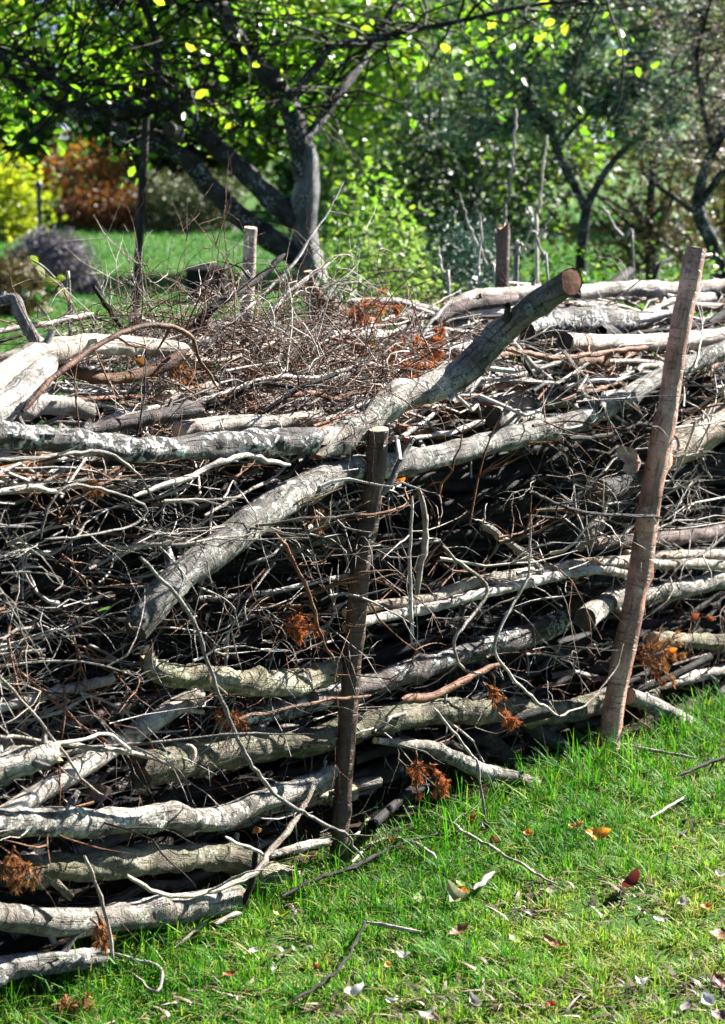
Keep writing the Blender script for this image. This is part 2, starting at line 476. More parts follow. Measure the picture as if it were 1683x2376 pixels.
class Batch:
    """many thin tubes joined into one mesh"""
    def __init__(s, sides=4):
        s.v, s.f, s.r, s.t, s.nv, s.sides = [], [], [], [], 0, sides
        s.ang = np.arange(sides) * 2 * math.pi / sides
    def tube(s, P, rad, tint=0.5):
        P = np.asarray(P, float)
        n, k = len(P), s.sides
        T, U, W = frames(P)
        rad = np.asarray(rad)[:, None, None]
        ring = np.cos(s.ang)[None, :, None] * U[:, None, :] + np.sin(s.ang)[None, :, None] * W[:, None, :]
        V = P[:, None, :] + ring * rad
        L = np.concatenate([[0], np.cumsum(np.linalg.norm(np.diff(P, axis=0), axis=1))])
        rest = np.empty((n, k, 3))
        rest[:, :, 0] = np.cos(s.ang) * rad[:, :, 0] + tint * 9
        rest[:, :, 1] = np.sin(s.ang) * rad[:, :, 0] + tint * 23
        rest[:, :, 2] = L[:, None] + tint * 41
        i = np.arange(n - 1)[:, None] * k
        j = np.arange(k)[None, :]
        j2 = (j + 1) % k
        q = np.stack([i + j, i + j2, i + k + j2, i + k + j], axis=-1).reshape(-1, 4)
        s.v.append(V.reshape(-1, 3))
        s.r.append(rest.reshape(-1, 3))
        s.t.append(np.full(n * k, tint))
        s.f.append(q + s.nv)
        s.nv += n * k
    def build(s, name, mat, parent=None, origin=None):
        return mesh_obj(name, np.vstack(s.v), np.vstack(s.f), mat, parent, origin, True,
                        {'rest': ('FLOAT_VECTOR', np.vstack(s.r)), 'tint': ('FLOAT', np.concatenate(s.t))})

LOG_N = [0]
def log_mesh(P, rad, sides=18, bumpy=0.10, knots=3, rng=None, cut0=None, cut1=None, torn0=False, torn1=False):
    """bark surface of a log with knots, swellings and sawn or torn ends"""
    rng = rng or random.Random(1)
    seed = rng.uniform(0, 100)
    n = len(P)
    T, U, W = frames(P)
    L = np.concatenate([[0], np.cumsum(np.linalg.norm(np.diff(P, axis=0), axis=1))])
    ks = [(rng.uniform(0.08, 0.92) * L[-1], rng.uniform(0, 6.28), rng.uniform(0.18, 0.4)) for _ in range(knots)]
    V, rest = [], []
    rm = float(np.mean(rad))
    for i in range(n):
        swell = 1 + 0.10 * noise.noise((L[i] / rm * 0.35, seed, 0.3))
        cN = cut0 if i == 0 else (cut1 if i == n - 1 else None)
        tr = (i == 0 and torn0) or (i == n - 1 and torn1)
        for j in range(sides):
            a = 2 * math.pi * j / sides
            ca, sa = math.cos(a), math.sin(a)
            k = swell * (1 + bumpy * noise.noise((ca * 1.1 + seed, sa * 1.1, L[i] / rm * 0.45)) + bumpy * 0.6 * noise.noise((ca * 2.6, sa * 2.6 + seed, L[i] / rm * 1.6)))
            for kl, ka, kh in ks:
                d = ((L[i] - kl) / (rm * 0.8)) ** 2 + (min(abs(a - ka), 6.283 - abs(a - ka)) / 0.55) ** 2
                if d < 6:
                    k += kh * math.exp(-d)
            o = (U[i] * ca + W[i] * sa) * rad[i] * k
            p = P[i] + o
            if cN is not None:
                tn = float(np.dot(T[i], cN))
                sh = -float(np.dot(o, cN)) / tn if abs(tn) > 0.2 else 0
                p = p + T[i] * max(-1.8 * rad[i], min(1.8 * rad[i], sh))
            if tr:
                p = p + T[i] * rng.uniform(-0.9, 0.7) * rad[i]
            V.append(p)
            rest.append((ca * rad[i], sa * rad[i], L[i]))
    faces = []
    for i in range(n - 1):
        for j in range(sides):
            j2 = (j + 1) % sides
            faces.append((i * sides + j, i * sides + j2, (i + 1) * sides + j2, (i + 1) * sides + j))
    return np.array(V), np.array(faces), np.array(rest)
def end_mesh(ring, center, rad, out, rng):
    """sawn face: a centre, two inner rings, the rim a little inside the bark"""
    k = len(ring)
    V, rest, faces = [], [], []
    rel = ring - center
    for q, s in enumerate((0.97, 0.66, 0.33)):
        for j in range(k):
            V.append(center + rel[j] * s + out * rad * (-0.03 + 0.03 * q + rng.uniform(-0.012, 0.012)))
            a = 2 * math.pi * j / k
            rest.append((math.cos(a) * rad * s, math.sin(a) * rad * s, 0))
    V.append(center + out * rad * 0.05)
    rest.append((0, 0, 0))
    for q in range(2):
        for j in range(k):
            j2 = (j + 1) % k
            faces.append((q * k + j, q * k + j2, (q + 1) * k + j2, (q + 1) * k + j))
    for j in range(k):
        faces.append((2 * k + j, 2 * k + (j + 1) % k, 3 * k))
    return np.array(V), faces, np.array(rest)
def resample(P, rad, step):
    L = np.concatenate([[0], np.cumsum(np.linalg.norm(np.diff(P, axis=0), axis=1))])
    m = max(4, int(L[-1] / step) + 1)
    u = np.linspace(0, L[-1], m)
    return np.stack([np.interp(u, L, P[:, i]) for i in range(3)], 1), np.interp(u, L, rad)
def place_path(segs, rpx, ns):
    """photograph trace + distance from the hedge face -> curve in metres with its radii"""
    pts = []
    for k, lst in segs:
        for x, y in lst:
            pts.append(src(k, x, y))
    sc = OFF[segs[0][0]][2]
    m = len(pts)
    nn = np.interp(np.linspace(0, 1, m), np.linspace(0, 1, len(ns)), ns)
    rr = np.interp(np.linspace(0, 1, m), np.linspace(0, 1, len(rpx)), rpx)
    P = np.array([ground(x, y, 0.035) if n > 5 else at_n(x, y, n) for (x, y), n in zip(pts, nn)])   # n = 9: lies on the ground
    rad = np.array([r / sc / F * depth(p) for r, p in zip(rr, P)])
    C = catmull(np.column_stack([P, rad]), 8)
    return C[:, :3], C[:, 3]
def build_log(name, P, rad, mat, label, cat, group, e0='open', e1='open', endm='end_pale', stubs=0, sides=18, bumpy=0.10, knots=3, camk=0.0, parent=None):
    LOG_N[0] += 1
    if name == 'log':
        bumpy, knots = bumpy * 1.35 + 0.02, knots * 2
        stubs += 1 + LOG_N[0] % 2
    rng = random.Random(LOG_N[0] * 77 + 5)
    P, rad = resample(P, rad, max(0.006, float(np.mean(rad)) * 0.55))
    T, U, W = frames(P)
    cuts = []
    for e, i, sgn in ((e0, 0, -1), (e1, -1, 1)):
        if e == 'cut':
            tc = C0 - P[i]
            tc /= np.linalg.norm(tc)
            N = T[i] * sgn + camk * tc + np.array([rng.uniform(-.12, .12) for _ in range(3)])
            cuts.append(N / np.linalg.norm(N))
        else:
            cuts.append(None)
    V, Fc, rest = log_mesh(P, rad, sides, bumpy, knots, rng, cuts[0], cuts[1], e0 == 'torn', e1 == 'torn')
    org = P[0] if parent is None else None
    o = mesh_obj(name, V, Fc, M[mat], parent, P[0], True, {'rest': ('FLOAT_VECTOR', rest)})
    if parent is not None:
        o.location = tuple(P[0] - np.array(parent.location))
    for i, e, sgn in ((0, e0, -1), (len(P) - 1, e1, 1)):
        ring = V[i * sides:(i + 1) * sides]
        rel = ring - P[i]
        outv = T[i] * sgn
        cv, cf, cr = end_mesh(ring, ring.mean(0), float(rad[i]), outv, rng)
        if sgn < 0:
            cf = [tuple(reversed(q)) for q in cf]
        nm = 'cut_end' if e == 'cut' else 'broken_end'
        if parent is None or e != 'open':
            c = mesh_obj(nm, cv - P[0], cf, M['torn' if e == 'torn' and endm == 'end_pale' else endm], o, None, e != 'torn', {'rest': ('FLOAT_VECTOR', cr)})
    for q in range(stubs):
        i = rng.randint(2, len(P) - 3)
        a = rng.uniform(0, 6.28)
        d = U[i] * math.cos(a) + W[i] * math.sin(a) + T[i] * rng.uniform(0.3, 1.0)
        d /= np.linalg.norm(d)
        ln = rad[i] * rng.uniform(1.6, 3.2)
        b = Batch(7)
        Q = np.array([P[i] + d * ln * u for u in (0.2, 0.6, 1.0)])
        b.tube(Q - P[0], [rad[i] * 0.42, rad[i] * 0.3, rad[i] * 0.24], rng.random())
        b.build('branch_stub', M[mat], o)
    if label:
        tag(o, label, cat, group)
    return o

# ------------------------------------------------------------------ ground
def build_ground():
    xs = np.concatenate([[-300, -120, -60, -30, -15, -8], np.linspace(-5, 5, 41), [8, 15, 30, 60, 120, 300]])
    ys = np.concatenate([[-60, -20, -5], np.linspace(0, 12, 49), [15, 19, 24, 30, 40, 60, 90, 150, 300, 600]])
    V = [(x, y, 0.02 * noise.noise((x * 0.8, y * 0.8, 0)) if abs(x) < 6 and 0 < y < 13 else 0.0) for y in ys for x in xs]
    nx = len(xs)
    Fc = [(j * nx + i, j * nx + i + 1, (j + 1) * nx + i + 1, (j + 1) * nx + i) for j in range(len(ys) - 1) for i in range(nx - 1)]
    o = mesh_obj('lawn', V, Fc, M['ground'])
    kind(o, 'structure', 'green lawn running under the brush hedge to the far bushes')
build_ground()
def soil_shade_strip():  # dark ground sheet over the lawn, its colour deepening the hedge's shade
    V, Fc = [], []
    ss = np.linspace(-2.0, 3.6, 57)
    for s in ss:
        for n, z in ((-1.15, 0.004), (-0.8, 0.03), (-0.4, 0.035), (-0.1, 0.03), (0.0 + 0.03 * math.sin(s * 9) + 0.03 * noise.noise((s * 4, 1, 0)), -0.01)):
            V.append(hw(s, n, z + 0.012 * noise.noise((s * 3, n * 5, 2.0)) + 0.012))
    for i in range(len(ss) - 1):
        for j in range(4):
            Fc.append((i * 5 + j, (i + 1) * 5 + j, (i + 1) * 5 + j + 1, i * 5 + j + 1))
    kind(mesh_obj('soil', V, Fc, M['soil']), 'structure', 'dark soil and rotten litter, its tone deepening the shade under the brush hedge')
soil_shade_strip()
def gz(x, y):
    return 0.02 * noise.noise((x * 0.8, y * 0.8, 0)) if abs(x) < 6 and 0 < y < 13 else 0.0


# ------------------------------------------------------------------ grass
def blades(name, X, Y, Z, h, w, lean, az, tint, mat, label):
    n = len(X)
    base = np.stack([X, Y, Z], 1)
    side = np.stack([np.cos(az), np.sin(az), np.zeros(n)], 1)
    fwd = np.stack([-np.sin(az), np.cos(az), np.zeros(n)], 1)
    V = np.empty((n, 7, 3))
    tip = np.empty((n, 7))
    for q, (u, ww) in enumerate(((0, 1.0), (0.4, 0.9), (0.75, 0.6))):
        c = base + fwd * (lean * h * u * u)[:, None] + np.array([0, 0, 1.0]) * (h * (u - 0.35 * np.minimum(lean, 1.4) * u * u))[:, None]
        V[:, q * 2] = c - side * (w * ww * 0.5)[:, None]
        V[:, q * 2 + 1] = c + side * (w * ww * 0.5)[:, None]
        tip[:, q * 2] = tip[:, q * 2 + 1] = u
    V[:, 6] = base + fwd * (lean * h)[:, None] + np.array([0, 0, 1.0]) * (h * (1 - 0.35 * np.minimum(lean, 1.4)))[:, None]
    tip[:, 6] = 1
    i = np.arange(n)[:, None] * 7
    tri = np.array([[0, 1, 3], [0, 3, 2], [2, 3, 5], [2, 5, 4], [4, 5, 6]])
    Fc = (i[:, :, None] + tri[None]).reshape(-1, 3)
    o = mesh_obj(name, V.reshape(-1, 3), Fc, mat, None, None, True, {'tint': ('FLOAT', np.repeat(tint, 7)), 'tip': ('FLOAT', tip.ravel())})
    return kind(o, 'stuff', label)
def vnoise(X, Y, s, seed=0.0):
    return np.array([noise.noise((x * s, y * s, seed)) for x, y in zip(X, Y)])
BARE = [(520, 1215, 0.10), (300, 1265, 0.09), (950, 1190, 0.09), (1480, 1230, 0.14), (1620, 1150, 0.09), (180, 1000, 0.05), (-150, 1260, 0.08), (830, 700, 0.05), (1180, 740, 0.06), (-700, 1200, 0.08), (700, 800, 0.05)]
def front_grass():
    g = np.random.default_rng(11)
    N = 330000
    Y = g.uniform(2.9, 7.2, N)
    X = g.uniform(-0.24, 0.24, N) * Y + g.normal(0, 0.12, N)
    n = (X - HA[0]) * HN[0] + (Y - HA[1]) * HN[1]
    s = (X - HA[0]) * HT[0] + (Y - HA[1]) * HT[1]
    edge = 0.0 + 0.05 * np.sin(s * 6.0) + g.normal(0, 0.035, N)
    keep = (n > edge) & (g.random(N) < np.clip(1.35 - 0.16 * (Y - 3), 0.55, 1))
    X, Y, n, s = X[keep], Y[keep], n[keep], s[keep]
    p1 = vnoise(X, Y, 3.2)
    p2 = vnoise(X, Y, 11, 4.0)
    bare = np.zeros(len(X))
    for bx, by, br in BARE:
        c = ground(*src(8, bx, by))
        bare = np.maximum(bare, np.exp(-(((X - c[0]) / br) ** 2 + ((Y - c[1]) / (br * 0.9)) ** 2) ** 1.2))
    thin = g.random(len(X)) < (1 - 0.72 * bare) * np.clip(0.8 + 0.9 * p2 + 0.8 * p1 - 0.75 * np.clip(n - 0.8, 0, 1), 0.07, 1)
    X, Y, n, s, p1, p2 = [a[thin] for a in (X, Y, n, s, p1, p2)]
    m = len(X)
    near = np.exp(-np.maximum(n - 0.06, 0) / 0.13)
    h = (0.018 + 0.018 * g.random(m) + 0.014 * np.clip(p1 + p2, -0.6, 1)) * (1 + 1.6 * near * g.random(m) ** 1.5)
    p3 = vnoise(X, Y, 26, 9.0)
    h = h * (1 + 1.1 * np.clip(p3, -0.45, 0.8))
    straw = np.clip((n - 0.18) * 1.0, 0, 0.75) - 0.5 * p1 - 0.25 * p2
    tint = np.clip(0.34 + 0.16 * g.normal(size=m) + 0.5 * np.clip(straw, -0.1, 0.6), 0, 1)
    dead = g.random(m) < 0.10 + 0.16 * np.clip(straw, 0, 1)
    tint[dead] = g.uniform(0.75, 1.0, dead.sum())
    tint = np.clip(tint + 0.3 * near * (g.random(m) < 0.3) + 0.12 * p2 - 0.22 * p3, 0, 1)
    lean = np.abs(g.normal(0.7, 0.5, m)) + dead * 0.6
    Z = np.array([gz(x, y) for x, y in zip(X, Y)]) - 0.003
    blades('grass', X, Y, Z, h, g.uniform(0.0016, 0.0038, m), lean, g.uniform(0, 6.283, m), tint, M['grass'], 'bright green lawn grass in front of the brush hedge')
    # long blades at the foot of the hedge
    N = 4600
    s = g.uniform(-1.6, 3.0, N)
    clump = np.array([noise.noise((q * 5.0, 2.2, 0)) for q in s])
    ok = g.random(N) < np.clip(0.3 + 1.3 * clump + 0.45 * (s > 0.35), 0.04, 1)
    s = s[ok]
    n = np.abs(g.normal(0.02, 0.09, len(s)))
    X = HA[0] + HT[0] * s + HN[0] * n
    Y = HA[1] + HT[1] * s + HN[1] * n
    m = len(X)
    Z = np.array([gz(x, y) for x, y in zip(X, Y)]) - 0.003
    blades('tall_grass', X, Y, Z, 0.045 + 0.1 * g.random(m) ** 1.8, g.uniform(0.0022, 0.0042, m), np.abs(g.normal(0.75, 0.5, m)), g.uniform(0, 6.283, m),
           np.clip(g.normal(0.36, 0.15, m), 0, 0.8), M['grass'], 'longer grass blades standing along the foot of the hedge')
front_grass()
def litter():
    g = np.random.default_rng(19)
    N = 5200
    Y = g.uniform(3.0, 6.6, N)
    X = g.uniform(-0.24, 0.24, N) * Y
    n = (X - HA[0]) * HN[0] + (Y - HA[1]) * HN[1]
    p1, p2 = vnoise(X, Y, 3.2), vnoise(X, Y, 11, 4.0)
    ok = (n > -0.1) & (g.random(N) < np.clip(0.12 + np.exp(-np.abs(n - 0.03) / 0.08) * 0.7 + 0.45 * np.clip(n - 0.8, 0, 1) - 0.8 * p1 - 0.5 * p2, 0.03, 1))
    X, Y = X[ok], Y[ok]
    for bx, by, br in BARE:
        c = ground(*src(8, bx, by))
        q = int(620 * br)
        X = np.concatenate([X, g.normal(c[0], br * 0.7, q)])
        Y = np.concatenate([Y, g.normal(c[1], br * 0.6, q)])
    m = len(X)
    Z = np.array([gz(x, y) for x, y in zip(X, Y)])
    blades('leaf_litter', X, Y, Z + g.uniform(0.001, 0.012, m), g.uniform(0.008, 0.03, m), g.uniform(0.003, 0.011, m), g.uniform(1.4, 2.6, m), g.uniform(0, 6.283, m), g.random(m), M['litter'], 'brown and grey scraps of leaf and twig scattered in the grass')
litter()
def back_grass():
    g = np.random.default_rng(12)
    N = 150000
    Y = 7 + 36 * g.random(N) ** 1.5
    X = np.where(g.random(N) < 0.8, g.uniform(-0.34, 0.22, N), g.uniform(-0.6, 0.4, N)) * Y
    p = vnoise(X, Y, 0.5)
    tint = np.clip(0.45 + 0.25 * g.normal(size=N) + 0.3 * p, 0, 1)
    h = g.uniform(0.03, 0.06, N) * (1 + Y * 0.012)
    blades('distant_grass', X, Y, np.full(N, -0.004) + np.array([gz(x, y) for x, y in zip(X, Y)]), h, 0.003 + 0.0005 * Y, np.abs(g.normal(0.6, 0.4, N)), g.uniform(0, 6.283, N), tint, M['lawn_far'],
           'mown lawn grass behind the hedge under the apple tree')
back_grass()

# ------------------------------------------------------------------ stakes driven in along the hedge
G_ST = 'wooden stakes holding the brush hedge'
def stake(segs, rpx, ns, mat, label, e1='cut', camk=0.25, endm='end_pale', stubs=1, knots=4):
    P, r = place_path(segs, rpx, ns)
    d = P[0] - P[1]
    d /= np.linalg.norm(d)
    P = np.vstack([P[0] + d * 0.12, P])        # the foot goes into the soil
    r = np.concatenate([[r[0] * 0.8], r])
    return build_log('stake', P, r, mat, label, 'stake', G_ST, 'open', e1, endm, stubs, 20, 0.06, knots, camk)
stake([(7, [(1500, 560), (1515, 340), (1530, 120)]), (5, [(1540, 1030), (1560, 760), (1585, 480), (1605, 250)]), (4, [(40, 1290), (70, 1060), (88, 850)])], (41, 42, 44, 46), (0.02, 0.0, 0.0), 'stake',
      'straight dark brown stake in the middle, flat sawn top below the lichened log')
stake([(6, [(1105, 1115), (1140, 880), (1185, 650), (1225, 450), (1265, 210)]), (4, [(1290, 1180), (1330, 960), (1370, 760), (1410, 480), (1455, 260), (1497, 45)])], (48, 50, 49, 47, 45), (0.02, 0.02, 0.01), 'stake_red',
      'tall reddish brown stake at the right leaning outward, pale sawn top', knots=6)
stake([(3, [(1082, 700), (1085, 480), (1100, 240), (1110, 0)]), (1, [(1112, 1008)])], (30, 30, 29), (-0.98,), 'pale',
      'pale grey stake at the back of the hedge left of the apple trunk', knots=2, stubs=0)
stake([(2, [(632, 1400), (634, 1270), (638, 1130), (642, 1000)])], (30, 30, 29), (-1.0,), 'stake',
      'short dark stake behind the hedge with a bright torn top edge', e1='torn', knots=2, stubs=0)
stake([(2, [(1240, 1500), (1290, 1310), (1330, 1180), (1390, 1140)])], (12, 11, 8), (-0.95,), 'dark',
      'thin crooked dark branch stuck upright behind the top logs, left of the leaning stake', e1='torn', stubs=0)

# ------------------------------------------------------------------ logs laid along the hedge, one by one
G_LOG = 'logs laid in the brush hedge'
LOGS = [
 # label, trace, radii, distance from the face, bark, ends, cut wood, extras
 ('dark lichen-crusted wavy log along the left front top of the hedge', [(3, [(-60, 875), (60, 880), (180, 895), (300, 905), (480, 925), (640, 942), (800, 938), (1000, 918), (1200, 908), (1385, 908)])], (62, 56, 52, 56, 62), (0.0,), 'lichen', 'open', 'cut', 'end_dark', dict(stubs=1, knots=6, bumpy=0.18)),
 ('long birch log reaching up to the right, mossy end sawn off at top', [(3, [(1390, 935), (1500, 885), (1624, 830)]), (4, [(120, 745), (260, 690), (400, 640), (510, 555), (620, 440), (730, 340), (850, 255), (945, 195)])], (58, 62, 65, 64, 62, 58, 55), (-0.03, -0.06, -0.02, 0.16), 'birch_moss', 'torn', 'cut', 'end_red', dict(camk=0.7, knots=6, stubs=-1, bumpy=0.14)),
 ('long grey diagonal log from lower left, passing behind both front stakes', [(5, [(600, 600), (665, 510), (760, 395), (900, 285), (1040, 175), (1180, 75)]), (3, [(1310, 1135), (1450, 1070), (1600, 1022)]), (4, [(160, 1010), (350, 972), (520, 930), (700, 882), (900, 835), (1050, 778), (1200, 700), (1330, 625), (1480, 560), (1624, 495), (1760, 430)])], (66, 72, 74, 72, 60, 54, 52, 50, 42, 38, 34), (0.05, 0.03, -0.035, -0.05, -0.06, -0.06), 'grey', 'cut', 'open', 'end_dark', dict(knots=8, stubs=2)),
 ('short dark branch with reddish broken end above the lichened log', [(3, [(370, 862), (560, 822), (760, 785), (895, 758)])], (26, 34, 36), (-0.14,), 'cherry', 'open', 'torn', 'end_red', {}),
 ('pale log half hidden just behind the wavy lichened log', [(3, [(790, 860), (1000, 832), (1200, 822), (1420, 800)])], (40, 38, 34), (-0.16,), 'pale', 'open', 'open', 'end_pale', {}),
 ('thick bleached branch arching over the left end of the hedge top', [(3, [(-60, 680), (30, 612), (140, 540), (290, 492), (430, 472), (580, 482), (760, 495), (830, 520)])], (70, 58, 48, 40, 32), (-0.2, -0.3, -0.4), 'pale', 'open', 'torn', 'end_pale', dict(knots=4, stubs=1)),
 ('thick bluish grey branch under the bleached arching branch at left edge', [(3, [(-60, 800), (60, 725), (140, 640), (210, 560)])], (70, 62, 52), (-0.1, -0.25), 'grey', 'open', 'open', 'end_dark', {}),
 ('dark curved branch sagging under the bleached arching branch', [(3, [(200, 560), (340, 602), (470, 628), (600, 615), (720, 572), (820, 515)])], (24, 26, 30, 26), (-0.34,), 'brown', 'open', 'torn', 'end_pale', {}),
 ('pale log in the shade under the curved branch at left', [(3, [(60, 752), (230, 742), (400, 772)])], (44, 42), (-0.3,), 'pale', 'open', 'cut', 'end_pale', {}),
 ('short pale broken log lying on top behind the dark branch', [(3, [(730, 715), (840, 695), (950, 680)])], (34, 36), (-0.35,), 'pale', 'torn', 'cut', 'end_pale', {}),
 ('forked grey stub poking up at the left edge of the hedge', [(3, [(-50, 300), (20, 280), (68, 275), (90, 340), (140, 430), (195, 500)])], (24, 26, 28, 26), (-0.75, -0.65), 'grey', 'open', 'open', 'end_dark', dict(stubs=1)),
 ('bright pale log lying on top between the two long logs', [(4, [(455, 750), (620, 735), (780, 728), (935, 715)])], (40, 44, 40), (-0.22,), 'pale', 'cut', 'open', 'end_dark', {}),
 ('short stub log with black end below the bright pale log', [(4, [(590, 795), (680, 805), (790, 800)])], (46, 42), (-0.12, -0.2), 'pale', 'cut', 'open', 'end_dark', {}),
 ('smooth pale log with round black sawn end near the leaning stake', [(4, [(915, 462), (1040, 468), (1200, 470), (1360, 462), (1500, 448), (1700, 430)])], (39, 38, 34), (-0.22, -0.32), 'pale', 'cut', 'open', 'end_dark', dict(camk=0.5, knots=1, bumpy=0.05)),
 ('purplish brown short log with dark sawn end beside the mossy birch end', [(4, [(700, 276), (560, 292), (440, 316), (330, 370)])], (28, 29, 26), (-0.55,), 'cherry', 'cut', 'open', 'end_dark', dict(camk=0.6, knots=1, bumpy=0.05)),
 ('pale sunlit log along the back of the hedge left of the birch end', [(4, [(380, 320), (500, 270), (640, 255), (800, 248)])], (26, 34, 34), (-0.8,), 'pale', 'open', 'open', 'end_pale', {}),
 ('long pale log along the back top right, behind the leaning stake', [(4, [(960, 250), (1120, 232), (1260, 228), (1420, 232), (1580, 222), (1750, 205)])], (32, 36, 34), (-0.85,), 'pale', 'cut', 'open', 'end_dark', {}),
 ('thick grey lichened log lying behind the mossy birch end', [(4, [(740, 420), (880, 378), (1050, 365), (1210, 372)])], (50, 58, 52), (-0.5,), 'lichen', 'open', 'cut', 'end_dark', dict(bumpy=0.15)),
 ('peeling pale branch rising right toward the back of the hedge', [(4, [(1130, 420), (1240, 372), (1330, 330), (1420, 290), (1560, 270)])], (26, 32, 28), (-0.55, -0.7), 'pale', 'open', 'torn', 'end_pale', {}),
 ('short orange-brown bark piece under the smooth pale log', [(4, [(920, 560), (1000, 556), (1085, 545)])], (30, 34), (-0.18,), 'brown', 'torn', 'torn', 'end_red', {}),
 ('thick speckled log entering from the right edge behind the leaning stake', [(4, [(1330, 975), (1430, 930), (1520, 880), (1640, 815), (1780, 760)])], (66, 76, 80), (-0.12, -0.1), 'birch', 'torn', 'open', 'end_pale', dict(knots=5)),
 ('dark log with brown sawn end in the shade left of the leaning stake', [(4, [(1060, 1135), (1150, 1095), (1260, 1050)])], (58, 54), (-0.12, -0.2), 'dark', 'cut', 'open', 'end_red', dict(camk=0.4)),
 ('knobbly pale elbow log halfway down, left of the middle stake', [(5, [(655, 720), (672, 768), (760, 795), (900, 806), (1100, 832), (1300, 832), (1420, 800), (1490, 765)])], (34, 46, 54, 56, 58, 50), (0.0, 0.02, 0.0, -0.03), 'mossy', 'torn', 'cut', 'end_pale', dict(stubs=1, knots=6, bumpy=0.16)),
 ('smooth pale log sloping down to the left edge, lower left', [(7, [(-60, 420), (40, 350), (180, 262), (330, 172)]), (5, [(500, 1112), (650, 1022), (780, 935), (880, 880)])], (42, 46, 48, 46, 40), (0.03, 0.0, -0.06), 'pale', 'open', 'open', 'end_pale', dict(knots=2, bumpy=0.05)),
 ('long wavy pale log low in the hedge, ending at the middle stake', [(7, [(-60, 400), (100, 398), (250, 395), (420, 400), (600, 390), (740, 368), (860, 388), (980, 380), (1120, 315), (1280, 262), (1480, 200)])], (62, 64, 60, 58, 56, 52, 46), (0.05, 0.04, -0.02), 'grey', 'open', 'torn', 'end_pale', dict(knots=7, stubs=1, bumpy=0.14)),
 ('thick old log with a pale knot hole, left of the middle stake', [(5, [(610, 1200), (760, 1180), (900, 1150), (1050, 1118), (1200, 1105), (1360, 1088), (1530, 1050)]), (6, [(60, 1005), (220, 975), (400, 955), (560, 960), (750, 962), (900, 960), (1050, 925), (1180, 895), (1300, 870)])], (88, 84, 74, 66, 60, 56, 54, 50, 44), (0.0, -0.03, -0.05, -0.05, -0.07), 'mossy', 'torn', 'open', 'end_dark', dict(knots=7, bumpy=0.16)),
 ('rough grey log rising right from behind the middle stake at half height', [(5, [(1060, 985), (1200, 960), (1350, 925), (1500, 880)]), (6, [(30, 838), (200, 782), (400, 722), (600, 658), (780, 612), (900, 560)])], (36, 46, 52, 54, 52, 50), (-0.05, -0.06, -0.08), 'lichen', 'open', 'cut', 'end_dark', dict(knots=5, bumpy=0.13)),
 ('slender pale pole, upper of the pair right of the middle stake', [(6, [(-60, 520), (100, 485), (300, 460), (420, 415), (520, 385), (700, 352), (880, 322), (1040, 296), (1250, 285)])], (22, 26, 28, 26, 22), (-0.05, -0.07), 'pale', 'open', 'open', 'end_pale', dict(knots=2)),
 ('slender greenish pale pole, lower of the pair right of the middle stake', [(6, [(-60, 580), (100, 540), (300, 500), (500, 445), (700, 398), (900, 350), (1060, 328), (1200, 345)])], (22, 24, 24, 20), (-0.03, -0.05), 'pale', 'open', 'open', 'end_pale', dict(knots=2)),
 ('bright straight pole passing right behind the leaning stake', [(6, [(1040, 300), (1200, 300), (1360, 305), (1500, 302), (1620, 312), (1760, 318)])], (20, 24, 22), (-0.05,), 'pale', 'open', 'open', 'end_pale', dict(knots=1)),
 ('pale pole just above the bright straight pole at right', [(6, [(1180, 262), (1320, 270), (1450, 262), (1600, 262), (1740, 270)])], (22, 22), (-0.1,), 'pale', 'open', 'open', 'end_pale', dict(knots=1)),
 ('dark pole in shade above the pale poles, behind the leaning stake', [(6, [(980, 225), (1130, 205), (1280, 195), (1480, 180), (1640, 150)])], (28, 32, 28), (-0.12,), 'cherry', 'open', 'open', 'end_pale', {}),
 ('short pale broken log slanting in the gap above the poles', [(6, [(1000, 215), (1030, 150), (1070, 90)])], (34, 40, 30), (-0.12,), 'pale', 'torn', 'torn', 'end_pale', {}),
 ('short stub log with black sawn end left of the leaning stake foot', [(6, [(1002, 548), (1060, 500), (1130, 462), (1230, 420)])], (50, 50, 46), (0.05, -0.12), 'grey', 'cut', 'open', 'end_dark', dict(camk=0.4, knots=1)),
 ('grey log at the right edge above the red leaves', [(6, [(1240, 450), (1380, 425), (1500, 398), (1624, 362), (1760, 320)])], (40, 42, 42), (-0.06,), 'grey', 'open', 'open', 'end_pale', {}),
 ('yellowish log at right edge beside the dry conifer tuft', [(6, [(1300, 640), (1420, 640), (1560, 648), (1760, 655)])], (36, 36), (-0.06,), 'mossy', 'open', 'open', 'end_pale', {}),
 ('thin pale log below the dry conifer tuft at right', [(6, [(1270, 850), (1400, 820), (1540, 790), (1700, 760)])], (26, 28), (-0.06,), 'pale', 'open', 'open', 'end_pale', {}),
 ('pale branch slanting down into the grass right of the leaning stake', [(6, [(1200, 890), (1310, 930), (1420, 985), (1530, 1035)])], (38, 34, 26), (-0.02, 0.02, 0.04), 'grey', 'open', 'torn', 'end_pale', dict(stubs=1)),
 ('dark leaning log end at the far right edge above the grass', [(6, [(1490, 985), (1560, 920), (1640, 850), (1740, 790)])], (36, 42), (0.0,), 'dark', 'cut', 'open', 'end_dark', {}),
 ('pale branch sliding down to the grass between the two front stakes', [(6, [(70, 1085), (200, 1100), (320, 1118), (430, 1168), (550, 1220), (680, 1250), (790, 1275)])], (14, 22, 34, 36, 32, 24), (0.0, 0.0, 0.05), 'grey', 'open', 'torn', 'end_pale', dict(knots=3)),
 ('dark log in deep shade near the ground right of the middle stake', [(6, [(-60, 1290), (100, 1230), (260, 1165), (420, 1110)])], (48, 46), (-0.1,), 'dark', 'open', 'open', 'end_dark', {}),
